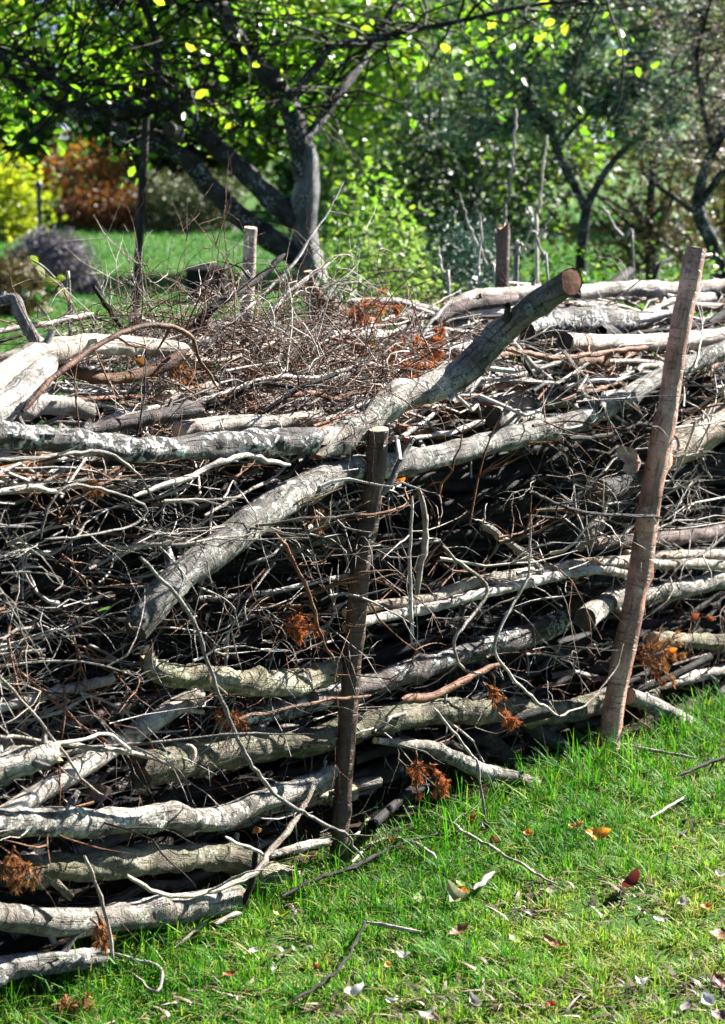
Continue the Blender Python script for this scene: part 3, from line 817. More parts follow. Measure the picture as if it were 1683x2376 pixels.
 ('dark branch stub pointing down in the shade left of the leaning stake foot', [(6, [(740, 1010), (820, 1070), (900, 1120)])], (38, 42), (-0.06,), 'dark', 'open', 'cut', 'end_dark', {}),
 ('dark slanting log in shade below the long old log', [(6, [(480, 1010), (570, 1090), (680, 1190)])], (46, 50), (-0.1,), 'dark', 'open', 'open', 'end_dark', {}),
 ('thick mossy log near the ground beside the dry tuft, lower left', [(7, [(20, 620), (170, 605), (320, 600), (470, 590), (620, 565), (760, 560), (900, 540), (1010, 555), (1130, 580)])], (62, 64, 62, 60, 56, 48), (0.03, 0.03, 0.0), 'mossy', 'open', 'cut', 'end_dark', dict(knots=8, bumpy=0.2, stubs=1)),
 ('mossy stub log resting on the grass at the middle stake foot', [(7, [(1130, 660), (1230, 650), (1340, 650), (1450, 610)])], (60, 62, 56), (0.0,), 'mossy', 'cut', 'open', 'end_pale', dict(bumpy=0.18)),
 ('pale speckled log just above the lowest log at left', [(7, [(-60, 800), (80, 825), (240, 838), (420, 832), (600, 812), (760, 790), (900, 762), (1060, 738)])], (60, 64, 66, 64, 60), (0.05, 0.04), 'grey', 'open', 'cut', 'end_dark', dict(knots=5)),
 ('lowest log lying in the grass at the bottom left corner', [(7, [(-60, 1080), (60, 1035), (160, 1020), (300, 1010), (460, 985)])], (62, 54, 48, 40), (0.04, 0.07), 'grey', 'open', 'torn', 'end_pale', dict(knots=4, bumpy=0.16)),
 ('torn grey branch stump jutting in at the left edge', [(7, [(-60, 190), (60, 140), (150, 110), (250, 82)])], (66, 58, 46), (0.1, 0.12), 'grey', 'open', 'torn', 'end_pale', dict(stubs=2, bumpy=0.22)),
 ('splintered pale orange branch stub left of the middle stake foot', [(7, [(1195, 545), (1330, 508), (1462, 478)])], (14, 20, 22), (0.05,), 'pale', 'torn', 'torn', 'end_pale', {}),
 ('split pale branch end against the middle stake, above its foot', [(7, [(1350, 245), (1420, 200), (1490, 165)])], (14, 26, 30), (0.0,), 'pale', 'torn', 'open', 'end_pale', {}),
 ('short mossy log end between wavy log and middle stake', [(7, [(1380, 285), (1480, 275), (1560, 265)])], (40, 40), (-0.06,), 'mossy', 'cut', 'open', 'end_pale', {}),
 ('thin sunlit log end in the gap beside the middle stake at mid height', [(5, [(1290, 250), (1350, 215), (1450, 190), (1520, 200)])], (22, 24, 20), (-0.1,), 'mossy', 'cut', 'open', 'end_pale', {}),
 ('dark log in shade at left edge below the twig tangle', [(5, [(-60, 960), (120, 905), (300, 860), (500, 815)])], (22, 26, 22), (-0.06,), 'pale', 'open', 'open', 'end_pale', {}),
 ('dim log with round end behind the twigs at lower left', [(5, [(170, 1065), (60, 1085), (-60, 1110)])], (34, 36), (0.0, -0.03), 'cherry', 'cut', 'open', 'end_red', {}),
 ('dusky pole rising right in the shade below the elbow log', [(5, [(200, 1040), (400, 980), (560, 930), (760, 880)])], (24, 28, 24), (-0.1,), 'cherry', 'open', 'open', 'end_pale', {}),
 ('bent reddish bare branch dipping beside the apple trunk', [(3, [(1365, 150), (1378, 215), (1420, 275), (1500, 325), (1620, 352)])], (20, 28, 30, 22), (-0.85,), 'brown', 'open', 'open', 'end_pale', {}),
]
def unit3(v):
    v = np.asarray(v, float)
    return v / np.linalg.norm(v)
def lg_origin(o):
    return np.array(o.location)
for lab, segs, rpx, ns, mat, e0, e1, em, ex in LOGS:
    P, r = place_path(segs, rpx, ns)
    lg = build_log('log', P, r, mat, lab, 'log', G_LOG, e0, e1, em, **ex)
    if 'knot hole' in lab:                     # a healed ring round a lost branch, on the side towards the lawn
        kc = at_n(*src(5, 805, 1150), 0.0)
        tc = unit3(C0 - kc)
        kr = 46 / 1.9106 / F * depth(kc)
        i = int(np.argmin(np.linalg.norm(P - kc, axis=1)))
        kc = kc + tc * (r[i] * 0.36)
        u = unit3(np.cross(tc, (0, 0, 1)))
        w = np.cross(u, tc)
        kb = Batch(8)
        for q, (f, tk) in enumerate(((1.0, 0.36), (0.62, 0.32), (0.25, 0.3))):
            ring = np.array([kc - lg_origin(lg) + tc * kr * (-0.12 * q) + (u * math.cos(a) * 1.15 + w * math.sin(a)) * kr * f * (1 + 0.14 * math.sin(3 * a + q)) for a in np.linspace(0, 6.2832, 22)])
            kb.tube(ring, kr * tk * (1 + 0.3 * np.sin(np.linspace(0, 12.57, 22))), 0.3 * q)
        kb.build('knot', M['pale'], lg)

# ------------------------------------------------------------------ single branches and twigs that stand out
G_BR = 'loose branches and twigs on the hedge'
BR = [
 ('dark thin branch arching over the bleached branch, drooping tip', [(3, [(100, 770), (250, 612), (450, 470), (600, 405), (710, 390), (810, 415), (852, 455), (885, 540), (970, 672)])], (16, 14, 12, 7), (-0.08, -0.14, -0.14), 'twig_red', 2),
 ('pale straight stick on top at the far left', [(3, [(-40, 420), (200, 385), (418, 338)])], (14, 12), (-0.8,), 'twig_pale', 0),
 ('dark straight stick standing slanted before the lawn', [(3, [(415, 215), (480, 315), (555, 425)])], (11, 11), (-0.8,), 'twig_dark', 0),
 ('dark forked branch rising right in front of the pale back stake', [(3, [(800, 465), (850, 412), (950, 310), (1060, 238), (1150, 180), (1265, 75)])], (20, 22, 18, 12), (-0.7,), 'twig_dark', 2),
 ('short dark branch stub forking off beside the pale back stake', [(3, [(940, 320), (1020, 265), (1095, 230)])], (18, 15), (-0.68,), 'twig_dark', 0),
 ('pale thin branch lying toward the apple trunk on the hedge top', [(3, [(840, 545), (1000, 545), (1150, 492), (1345, 432)])], (12, 10), (-0.55,), 'twig_pale', 1),
 ('long pale wavy branch across the dry tangle on top', [(3, [(700, 790), (960, 702), (1100, 650), (1240, 620), (1420, 622), (1624, 562)]), (4, [(100, 575), (220, 605)])], (9, 11, 10, 6), (-0.25, -0.3), 'twig_pale', 3),
 ('curved grey twig below the lichened log at left', [(3, [(-30, 990), (200, 975), (420, 950), (520, 980), (620, 1060), (682, 1165)])], (10, 9, 5), (0.06,), 'twig_grey', 1),
 ('pale bent stick just under the lichened log', [(3, [(595, 1145), (800, 1080), (920, 1022), (1060, 972), (1150, 980), (1290, 1015)])], (11, 15, 10), (0.03,), 'twig_pale', 1),
 ('thin twig bent into a loop at the left', [(3, [(180, 1335), (200, 1240), (260, 1130), (340, 1095), (480, 1130), (600, 1170), (655, 1220), (600, 1270), (450, 1315), (200, 1338)])], (6, 7, 5), (0.1,), 'twig_grey', 0),
 ('knobby pale stick at left edge under the grey twig', [(3, [(-30, 1135), (150, 1110), (280, 1142)])], (14, 16, 10), (0.05,), 'twig_pale', 1),
 ('long thin dark twig drooping across the front, left of middle stake', [(5, [(620, 270), (780, 440), (860, 560), (910, 700), (960, 850), (1010, 970), (1080, 1130)]), (7, [(1160, 200), (1240, 290), (1340, 350), (1450, 412), (1540, 452), (1565, 505), (1610, 552)])], (9, 10, 9, 5), (0.12, 0.12, 0.1), 'twig_grey', 4),
 ('straight thin twig slanting at the left below the tangle', [(5, [(-20, 780), (100, 910), (250, 1090), (370, 1260), (465, 1335)])], (7, 6), (0.12,), 'twig_grey', 1),
 ('pale twig with a kink over the smooth sloping log', [(5, [(240, 1105), (360, 1080), (480, 1050), (530, 1090), (600, 1142)])], (8, 7), (0.1,), 'twig_pale', 0),
 ('dark slender stick lying across the smooth sloping log', [(5, [(-20, 1060), (250, 1098), (430, 1122), (600, 1142), (770, 1195)])], (8, 13, 10), (0.09,), 'twig_grey', 0),
 ('thin reddish twig hanging left of the middle stake', [(5, [(1225, 165), (1300, 290), (1370, 440), (1430, 640), (1485, 735)])], (9, 9, 6), (0.08,), 'twig_red', 1),
 ('bent bare stick propped at the lower left, forked at its middle', [(7, [(560, 630), (700, 710), (850, 722), (1000, 682), (1130, 622), (1190, 540), (1280, 430), (1340, 340), (1395, 235)])], (8, 12, 14, 15, 12), (0.14, 0.14, 0.1), 'twig_pale', 1),
 ('short side twig joining the bent stick at lower left', [(7, [(1000, 462), (1080, 500), (1175, 542)])], (6, 9), (0.12,), 'twig_pale', 0),
 ('dark upright peg stick beside the mossy stub log', [(7, [(1085, 760), (1120, 640), (1140, 480)])], (16, 13), (0.09,), 'twig_dark', 0),
 ('thin pale stick leaning on the speckled low log at left', [(7, [(375, 545), (430, 680), (475, 830), (505, 1010)])], (9, 8), (0.14,), 'twig_pale', 0),
 ('long thin twig hanging in a curve right of the middle stake', [(6, [(762, 105), (756, 330), (720, 420), (640, 560), (600, 650), (620, 730), (700, 830), (800, 920), (890, 976)])], (5, 8, 8, 6), (0.14,), 'twig_pale', 2),
 ('small twig bowed left of the long hanging twig', [(6, [(370, 220), (450, 300), (560, 385), (556, 460), (470, 570), (425, 640), (432, 720), (480, 778), (540, 790)])], (8, 9, 7, 5), (0.12,), 'twig_grey', 2),
 ('fine twig curving up to the leaning stake', [(6, [(890, 976), (1000, 930), (1080, 850), (1150, 740), (1176, 645)])], (5, 4), (0.14,), 'twig_pale', 0),
 ('upright bent grey stick right of the middle stake', [(4, [(262, 1105), (290, 1240)]), (6, [(290, 90), (296, 210), (270, 310), (258, 440)])], (11, 15, 14), (0.06,), 'twig_grey', 0),
 ('thin hanging stick next to the upright bent grey stick', [(6, [(235, 0), (230, 180), (225, 400), (236, 655)])], (7, 9, 9), (0.08,), 'twig_pale', 1),
 ('thin twig reaching down into the grass between the stakes', [(6, [(330, 940), (430, 1060), (500, 1150)]), (8, [(525, 130), (545, 280), (566, 405)])], (6, 7, 5), (0.12,), 'twig_grey', 1),
 ('diagonal grey stick leaning against the top of the middle stake', [(4, [(245, 885), (175, 1010), (110, 1140)])], (13, 16), (0.06,), 'twig_grey', 0),
 ('thin dark branch lying across above the orange-brown bark piece', [(4, [(655, 498), (780, 522), (900, 535), (1150, 505), (1280, 488)])], (13, 12), (-0.14,), 'twig_red', 1),
 ('dark stick crossing below the long diagonal log', [(4, [(930, 890), (1060, 885), (1190, 855)])], (12, 11), (-0.02,), 'twig_dark', 0),
 ('pale thin stick behind the top of the middle stake', [(4, [(120, 890), (260, 888), (400, 865), (560, 815)])], (9, 12), (-0.1,), 'twig_pale', 0),
 ('dark twig spanning to the leaning stake at mid height', [(4, [(760, 1130), (900, 1190), (1030, 1225), (1340, 1245)])], (9, 8), (0.05,), 'twig_dark', 2),
 ('grey branch slanting in the shade between the stakes', [(6, [(540, 120), (640, 190), (720, 250), (820, 340)])], (18, 16), (-0.02,), 'twig_grey', 1),
 ('crooked reddish pale branch above the conifer sprig', [(6, [(190, 905), (330, 890), (430, 840), (540, 780), (640, 740)])], (20, 24, 16, 10), (0.03,), 'twig_red', 1),
 ('thin pale arching twig on the grass by the stake foot', [(8, [(-20, 460), (80, 352), (180, 330), (300, 345), (420, 410), (520, 470), (640, 540), (760, 610), (880, 675)])], (7, 9, 8, 5), (9,), 'twig_pale', 1),
 ('small pale arched twig over the rust leaf in the grass', [(8, [(-30, 575), (60, 490), (150, 470), (250, 490), (345, 555)])], (8, 8), (9,), 'twig_pale', 0),
 ('long dark stick lying slanted on the grass at the stake foot', [(7, [(1250, 725), (1400, 650), (1560, 598)]), (8, [(120, 522), (250, 470), (440, 440)])], (9, 12, 6), (9,), 'twig_dark', 0),
 ('bent dark twig lying on the grass at the bottom centre', [(7, [(1620, 835), (1550, 980), (1490, 1060), (1400, 1125), (1290, 1192)])], (7, 8), (9,), 'twig_dark', 0),
 ('short pale stick lying on the grass left of centre', [(8, [(15, 838), (150, 862), (275, 878)])], (6, 10, 7), (9,), 'twig_pale', 0),
 ('pale stub of twig in the grass near the yellow leaf', [(8, [(508, 695), (550, 660), (595, 618)])], (10, 13), (9,), 'twig_pale', 0),
 ('pale thin stick on the grass right of the leaning stake', [(8, [(1160, 48), (1300, 78), (1500, 112)])], (7, 7), (9,), 'twig_pale', 0),
 ('dark forked twig in the grass at the right edge', [(8, [(1650, 105), (1560, 130), (1420, 190)])], (10, 7), (9,), 'twig_dark', 1),
 ('thin dry stem lying across the grass at right', [(8, [(1290, 380), (1370, 330), (1450, 280)])], (5, 5), (9,), 'twig_pale', 0),
 ('angular grey twig lying at the bottom left grass', [(7, [(480, 975), (600, 1005), (700, 1035), (722, 1075), (690, 1150), (590, 1070)])], (7, 9, 6), (9,), 'twig_grey', 0),
 ('short grey stick stuck in the grass under the low log', [(7, [(775, 955), (840, 900), (915, 835)])], (9, 8), (0.12,), 'twig_grey', 0),
 ('pale peeled stick end beside the short grey stick', [(7, [(955, 850), (1010, 820), (1070, 795)])], (12, 13), (0.1,), 'twig_pale', 0),
 ('straight pale stalk rising from the hedge past the apple trunk', [(3, [(860, 560), (1040, 370), (1180, 245), (1300, 120), (1390, -20)]), (1, [(1450, 950), (1525, 805)])], (7, 7, 4), (-0.6,), 'twig_pale', 2),
 ('pale stalk slanting up to the right before the apple trunk', [(3, [(1120, 480), (1240, 290), (1350, 190), (1468, 112)])], (9, 9), (-0.6,), 'twig_pale', 1),
 ('thin arched dry stem over the conifer tufts on top', [(3, [(1340, 560), (1440, 460), (1624, 400)]), (4, [(200, 380), (330, 300), (440, 240)])], (5, 6, 4), (-0.5,), 'twig_pale', 1),
 ('pale stick leaning across the red tuft on the hedge top', [(4, [(180, 620), (240, 520), (300, 400), (420, 270)])], (8, 10, 7), (-0.4,), 'twig_pale', 0),
 ('thin grey stick hanging under the diagonal log at centre left', [(5, [(880, 400), (1010, 470), (1050, 540), (1062, 610)])], (5, 5), (0.04,), 'twig_grey', 1),
 ('long thin pale rod crossing the knot log and middle stake', [(5, [(1060, 985), (1250, 950), (1450, 905), (1640, 885)])], (9, 8), (0.07,), 'twig_red', 0),
]
def wander(P, rng, amp):
    Q = P.copy()
    sd = rng.uniform(0, 50)
    for i in range(len(Q)):
        u = i * 0.55
        Q[i] += np.array([noise.noise((u, sd, k * 7.0)) for k in range(3)]) * amp
    return Q
for q, (lab, segs, rpx, ns, mat, kids) in enumerate(BR):
    P, r = place_path(segs, rpx, ns)
    rng = random.Random(q + 900)
    P = wander(P, rng, 0.006)
    gzv = np.array([gz(p[0], p[1]) for p in P])
    P[:, 2] = np.maximum(P[:, 2], gzv + r * 0.8)
    P, r = resample(P, r, 0.02)
    b = Batch(7)
    rr = r * np.array([1 + 0.18 * rng.uniform(-1, 1) for _ in r])
    rr[0] *= 0.6
    rr[-1] *= 0.45
    b.tube(P - P[0], rr, rng.random())
    cat = 'branch' if max(rpx) >= 12 else 'twig'
    o = b.build(cat, M[mat])
    o.location = tuple(P[0])
    tag(o, lab, cat, G_BR)
    for k in range(kids):
        i = rng.randint(len(P) // 5, len(P) - 2)
        T, U, W = frames(P)
        a = rng.uniform(0, 6.28)
        d = T[i] * rng.uniform(0.4, 1) + (U[i] * math.cos(a) + W[i] * math.sin(a)) * 0.9
        ln = rng.uniform(0.05, 0.16)
        S = [P[i]]
        for w in range(5):
            d = d + np.array([rng.uniform(-.35, .35) for _ in range(3)])
            d /= np.linalg.norm(d)
            S.append(S[-1] + d * ln / 5)
        kb = Batch(5)
        kb.tube(np.array(S) - P[0], np.linspace(r[i] * 0.55, r[i] * 0.2, 6), rng.random())
        kb.build('side_twig', M[mat], o)

# ------------------------------------------------------------------ the mass of brushwood between the logs
def ztop(s, n):
    return 0.98 + 0.10 * min(1, max(0, -n)) + 0.04 * noise.noise((s * 1.7, n * 2.0, 3.0))
def stick_path(c, d, ln, rng, bend, m=7):
    P = np.array([c + d * ln * (i / (m - 1) - 0.5) for i in range(m)])
    sd = rng.uniform(0, 90)
    for i in range(m):
        P[i] += np.array([noise.noise((i * 0.6, sd, q * 5.0)) for q in range(3)]) * bend
    return P
def unit(v):
    v = np.asarray(v, float)
    return v / (np.linalg.norm(v) + 1e-12)
def brushwood():
    rng = random.Random(5)
    groups = {'twig_grey': Batch(6), 'twig_pale': Batch(6), 'twig_dark': Batch(6), 'twig_red': Batch(6)}
    for i in range(620):                              # packed filler core added to block light, coloured near black as shade
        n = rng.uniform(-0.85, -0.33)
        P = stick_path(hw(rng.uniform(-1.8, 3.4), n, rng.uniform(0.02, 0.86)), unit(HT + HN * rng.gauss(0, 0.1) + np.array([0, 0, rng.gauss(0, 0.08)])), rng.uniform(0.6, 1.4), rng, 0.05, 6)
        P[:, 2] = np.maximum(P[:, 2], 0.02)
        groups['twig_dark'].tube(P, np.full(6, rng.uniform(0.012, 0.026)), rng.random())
    for i in range(260):                              # litter of sticks at the foot, mostly coloured dark as shade
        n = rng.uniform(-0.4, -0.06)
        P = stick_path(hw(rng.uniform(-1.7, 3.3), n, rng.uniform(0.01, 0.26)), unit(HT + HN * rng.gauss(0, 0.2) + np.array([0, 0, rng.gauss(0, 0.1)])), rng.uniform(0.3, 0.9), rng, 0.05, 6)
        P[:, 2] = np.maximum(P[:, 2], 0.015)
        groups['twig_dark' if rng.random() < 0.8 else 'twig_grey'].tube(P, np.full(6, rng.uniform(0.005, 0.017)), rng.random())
    for i in range(1000):
        thick = i < 100
        s = rng.uniform(-1.75, 3.3)
        n = -0.05 - (rng.random() ** (1.0 if thick else 1.7)) * 0.95 - (0.04 if thick else 0)
        if rng.random() < 0.5:                       # the layer seen on top
            n = min(n, -0.1) - 0.08
            z = ztop(s, n) - abs(rng.gauss(0, 0.035)) - 0.015
        else:
            z = rng.uniform(0.02, 0.94)
            n -= 0.16
        r = rng.uniform(0.011, 0.026) if thick else rng.uniform(0.0022, 0.0085)
        if thick:
            n = min(n, -0.16)
        d = unit(HT * rng.choice((-1, 1)) + HN * rng.gauss(0, 0.32 if z > 0.9 else 0.16) + np.array([0, 0, rng.gauss(0.0, 0.13)]))
        ln = rng.uniform(0.5, 1.3) if thick else rng.uniform(0.25, 0.95)
        P = stick_path(hw(s, n, z), d, ln, rng, 0.05 if thick else 0.06, 8)
        P[:, 2] = np.maximum(P[:, 2], 0.012)
        k = rng.choice(('twig_grey', 'twig_grey', 'twig_pale', 'twig_dark', 'twig_red'))
        if z > 0.92:
            k = rng.choice(('twig_pale', 'twig_pale', 'twig_grey', 'twig_grey', 'twig_red', 'twig_dark'))
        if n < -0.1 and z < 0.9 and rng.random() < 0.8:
            k = 'twig_dark'  # shade inside the hedge put into the bark colour
        groups[k].tube(P, np.linspace(r, r * rng.uniform(0.4, 0.9), 8), rng.random())
    names = {'twig_grey': 'grey', 'twig_pale': 'bleached', 'twig_dark': 'dark', 'twig_red': 'reddish brown'}
    for k, b in groups.items():
        kind(b.build('brushwood', M[k]), 'stuff', 'mass of %s sticks packed lengthwise inside the hedge' % names[k])
brushwood()

def twiglet(b, p, d, ln, r, rng, level, tint, curl=0.4, droop=0.0):
    m = 6 if level else 5
    P = [np.asarray(p, float)]
    dd = unit(d)
    turn = np.array([rng.gauss(0, curl * 0.35) for _ in range(3)])
    for i in range(m):
        dd = unit(dd + turn + np.array([rng.gauss(0, curl * 0.5) for _ in range(3)]) + np.array([0, 0, -droop]))
        P.append(P[-1] + dd * ln / m)
    P = np.array(P)
    P[:, 2] = np.maximum(P[:, 2], 0.01)
    b.tube(P, np.linspace(r * 1.15, r * 0.22, m + 1), tint)
    if level > 0:
        for q in range(rng.randint(2, 4)):
            i = rng.randint(1, m - 1)
            t = unit(P[i + 1] - P[i])
            sd = unit(np.cross(t, np.array([rng.gauss(0, 1) for _ in range(3)])))
            twiglet(b, P[i], t * 0.7 + sd * 0.75, ln * rng.uniform(0.3, 0.6), r * 0.6, rng, level - 1, tint, curl, droop)
G_TW = 'fine twigs in the brush between the logs'
def face_twigs():
    rng = random.Random(21)
    bs = {'twig_grey': Batch(4), 'twig_pale': Batch(4), 'twig_red': Batch(4), 'twig_dark': Batch(4)}
    singles = []
    sprays = []
    for j in range(95):
        s0 = rng.uniform(-1.5, 0.05) if j < 62 else rng.uniform(0.05, 3.0)
        sprays.append((s0, rng.betavariate(3.0, 1.9) * 0.95 + 0.03, unit(HT * rng.choice((-1, 1, 1)) + HN * rng.uniform(-0.1, 0.2) + np.array([0, 0, rng.gauss(-0.1, 0.35)])), rng.choice(('twig_grey', 'twig_pale', 'twig_pale', 'twig_red'))))
    for i in range(1250):
        u = rng.random()
        if u < 0.7:
            s, z = rng.uniform(-1.5, 0.05), rng.betavariate(3.2, 1.9) * 0.95 + 0.05
        elif u < 0.9:
            s, z = rng.uniform(0.1, 1.5), rng.uniform(0.08, 0.95)
        else:
            s, z = rng.uniform(1.5, 3.2), rng.uniform(0.1, 1.0)
        n = rng.uniform(-0.22, 0.03)
        d = unit(HT * rng.gauss(0, 1) + HN * rng.uniform(-0.15, 0.35) + np.array([0, 0, rng.gauss(-0.1, 0.6)]))
        k = rng.choice(('twig_grey', 'twig_pale', 'twig_pale', 'twig_red'))
        ln = rng.uniform(0.10, 0.34)
        r = 0.0009 + 0.003 * rng.random() ** 2
        if rng.random() < 0.66:                       # most twigs belong to a fan-shaped spray
            s0, z0, d0, k = rng.choice(sprays)
            s, z = s0 + rng.gauss(0, 0.07), max(0.03, z0 + rng.gauss(0, 0.05))
            d = unit(d0 + np.array([rng.gauss(0, 0.3) for _ in range(3)]))
            ln *= 1.15
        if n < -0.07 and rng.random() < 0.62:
            k = 'twig_dark'  # deeper twigs coloured dark as painted shade in the gaps
        if n > -0.04 and len(singles) < 170 and rng.random() < 0.6:
            b = Batch(5)
            c = hw(s, n, z)
            twiglet(b, (0, 0, 0), d, ln * 1.15, r * 1.25, rng, 1, rng.random(), 0.42, 0.05)
            low = min(float(v[:, 2].min()) for v in b.v)
            c[2] = max(c[2], 0.012 - low)
            o = b.build('twig', M[k])
            o.location = tuple(c)
            hue = {'twig_grey': 'grey', 'twig_pale': 'bleached', 'twig_red': 'reddish brown'}[k]
            where = ('low in the hedge' if z < 0.35 else 'halfway up the hedge' if z < 0.68 else 'high in the hedge') + (' left of the middle stake' if s < z * 0.12 else ' between the two front stakes' if s < 1.07 + 0.26 * z else ' right of the leaning stake')
            tag(o, 'thin %s forking twig %s' % (hue, where), 'twig', G_TW)
            singles.append(o)
        else:
            twiglet(bs[k], hw(s, n, z), d, ln, r, rng, 1 if rng.random() < 0.75 else 0, rng.random(), rng.choice((0.18, 0.3, 0.45)), 0.05)
    for i in range(230):                              # fine debris caught low down between the logs
        s, z, n = rng.uniform(-1.4, 2.4), rng.uniform(0.03, 0.42), rng.uniform(-0.18, 0.0)
        d = unit(HT * rng.gauss(0, 1) + HN * rng.uniform(-0.1, 0.25) + np.array([0, 0, rng.gauss(-0.15, 0.5)]))
        twiglet(bs[rng.choice(('twig_grey', 'twig_red', 'twig_red', 'twig_dark'))], hw(s, n, z), d, rng.uniform(0.08, 0.25), rng.uniform(0.0008, 0.0022), rng, 1, rng.random(), 0.4, 0.08)
    for k, b in bs.items():
        kind(b.build('twig_tangle', M[k]), 'stuff', {'twig_grey': 'tangle of fine grey twigs filling the gaps in the hedge face', 'twig_pale': 'tangle of bleached fine twigs filling the gaps in the hedge face', 'twig_red': 'tangle of reddish fine twigs filling the gaps in the hedge face', 'twig_dark': 'tangle of fine twigs deep in the gaps of the hedge face, coloured dark as shade'}[k])
face_twigs()
def top_twigs():
    rng = random.Random(31)
    bs = {'twig_red': Batch(4), 'twig_pale': Batch(4)}
    for i in range(560):                              # the dry reddish heap left of the birch log
        s = rng.gauss(0.32, 0.3)
        n = rng.uniform(-0.95, -0.12)
        z = ztop(s, n) + rng.uniform(-0.06, 0.10)
        d = unit(HT * rng.gauss(0.1, 0.8) + HN * rng.gauss(0, 0.7) + np.array([0, 0, abs(rng.gauss(0.35, 0.5))]))
        twiglet(bs['twig_red' if rng.random() < 0.74 else 'twig_pale'], hw(s, n, z), d, rng.uniform(0.12, 0.38), rng.uniform(0.0011, 0.0024), rng, 1, rng.random(), 0.34, 0.16)
    for i in range(48):                               # taller wisps before the lawn
        s = rng.uniform(0.05, 0.8)
        n = rng.uniform(-0.95, -0.5)
        d = unit(HT * rng.gauss(0, 0.55) + HN * rng.gauss(0, 0.3) + np.array([0, 0, 1.0]))
        twiglet(bs['twig_pale' if rng.random() < 0.6 else 'twig_red'], hw(s, n, ztop(s, n) - 0.03), d, rng.uniform(0.15, 0.4), rng.uniform(0.0011, 0.002), rng, 1, rng.random(), 0.28, 0.06)
    for i in range(330):                              # scattered along the rest of the top
        s = rng.uniform(-1.6, 3.2)
        n = rng.uniform(-1.0, -0.05)
        d = unit(HT * rng.gauss(0, 1) + HN * rng.gauss(0, 0.5) + np.array([0, 0, rng.gauss(0.1, 0.3)]))
        twiglet(bs['twig_pale' if rng.random() < 0.6 else 'twig_red'], hw(s, n, ztop(s, n) + rng.uniform(-0.05, 0.0)), d, rng.uniform(0.1, 0.3), rng.uniform(0.0012, 0.0026), rng, 1, rng.random(), 0.35, 0.05)
    for k, b in bs.items():
        kind(b.build('dry_twig_heap', M[k]), 'stuff', {'twig_red': 'heap of dry reddish brown fine twigs on top of the hedge', 'twig_pale': 'wisps of dry straw-coloured stalks on top of the hedge'}[k])
top_twigs()

# ------------------------------------------------------------------ dry conifer sprigs
def sprig(px, n, size, aim, red, label, shoots=5, onground=False):
    k, x, y = px
    sx, sy = src(k, x, y)
    c = ground(sx, sy, 0.03) if onground else at_n(sx, sy, n)
    rad = 1.35 * size / OFF[k][2] / F * depth(c)
    rng = random.Random(int(x * 7 + y))
    e = empty('dry_conifer_sprig', tuple(c))
    tag(e, label, 'conifer sprig', 'dry conifer sprigs in the hedge')
    stem = Batch(5)
    dens, nl, bare = rng.randint(110, 230), rng.uniform(0.7, 1.35), rng.uniform(0.4, 3.0)
    V, Fc, tint = [], [], []
    d0 = unit(RT * aim[0] + np.array([0, 0, 1.0]) * aim[1] + HN * 0.3)
    def needles(P, count, u0):
        for i in range(count):
            u = rng.uniform(u0, len(P) - 1.01)
            a = int(u)
            p = P[a] + (P[a + 1] - P[a]) * (u - a)
            t = unit(P[a + 1] - P[a])
            sd = unit(np.cross(t, np.array([rng.gauss(0, 1) for _ in range(3)])))
            nd = unit(t * rng.uniform(0.5, 1.2) + sd * 0.7 + np.array([0, 0, -0.15]))
            ln = rng.uniform(0.006, 0.014) * nl
            w = np.cross(nd, unit(np.array([rng.gauss(0, 1) for _ in range(3)]))) * 0.0008
            b = len(V)
            V.extend([p - w, p + w, p + nd * ln * 0.6 + w * 0.8, p + nd * ln * 0.6 - w * 0.8, p + nd * ln + np.array([0, 0, -0.0015])])
            Fc.extend([(b, b + 1, b + 2, b + 3), (b + 3, b + 2, b + 4)])
            tint.extend([rng.random()] * 5)
    for q in range(max(2, shoots // 2)):              # a main stem with drooping side branchlets
        d = unit(d0 + np.array([rng.gauss(0, 0.5 if q else 0.15) for _ in range(3)]))
        ln = rad * rng.uniform(1.7, 2.5)
        P = [-d * ln * 0.5 + np.array([rng.gauss(0, 0.2) for _ in range(3)]) * rad * (q > 0)]
        for i in range(8):
            d = unit(d + np.array([rng.gauss(0, 0.16) for _ in range(3)]) + np.array([0, 0, -0.07]))
            P.append(P[-1] + d * ln / 8)
        P = np.array(P)
        stem.tube(P, np.linspace(0.0026, 0.0009, 9), rng.random())
        needles(P, dens // 3, bare)
        plane = unit(np.cross(P[-1] - P[0], np.array([rng.gauss(0, .6), -1, rng.gauss(0, .6)])))
        for k2 in range(rng.randint(6, 10)):
            i = rng.randint(1, 7)
            t = unit(P[i + 1] - P[i])
            dd = unit(t * 0.9 + plane * (1 if k2 % 2 else -1) * rng.uniform(0.5, 1.0) + np.array([rng.gauss(0, .2) for _ in range(3)]))
            l2 = ln * rng.uniform(0.18, 0.42) * (1.15 - i / 9)
            S = [P[i]]
            for w2 in range(5):
                dd = unit(dd + np.array([rng.gauss(0, .12) for _ in range(3)]) + np.array([0, 0, -0.16]))
                S.append(S[-1] + dd * l2 / 5)
            S = np.array(S)
            stem.tube(S, np.linspace(0.0014, 0.0006, 6), rng.random())
            if rng.random() < 0.85:
                needles(S, int(dens * rng.uniform(0.2, 0.55)), rng.uniform(0, 2.0))
    stem.build('stem', M['twig_red'], e)
    o = mesh_obj('needles', V, Fc, M['needle_red' if red else 'needle_brown'], e, None, True, {'tint': ('FLOAT', tint)})
    kind(o, 'stuff')
    return e
sprig((4, 70, 320), -0.55, 105, (0.4, 0.5), True, 'orange dry conifer tuft on the hedge top left of the purplish log', 9)
sprig((4, 310, 470), -0.3, 62, (0.5, 0.6), True, 'bright red dry conifer tuft behind the birch log', 6)
sprig((4, 245, 560), -0.22, 90, (-0.3, 0.5), True, 'rust-red dry conifer tuft lying against the birch log', 8)
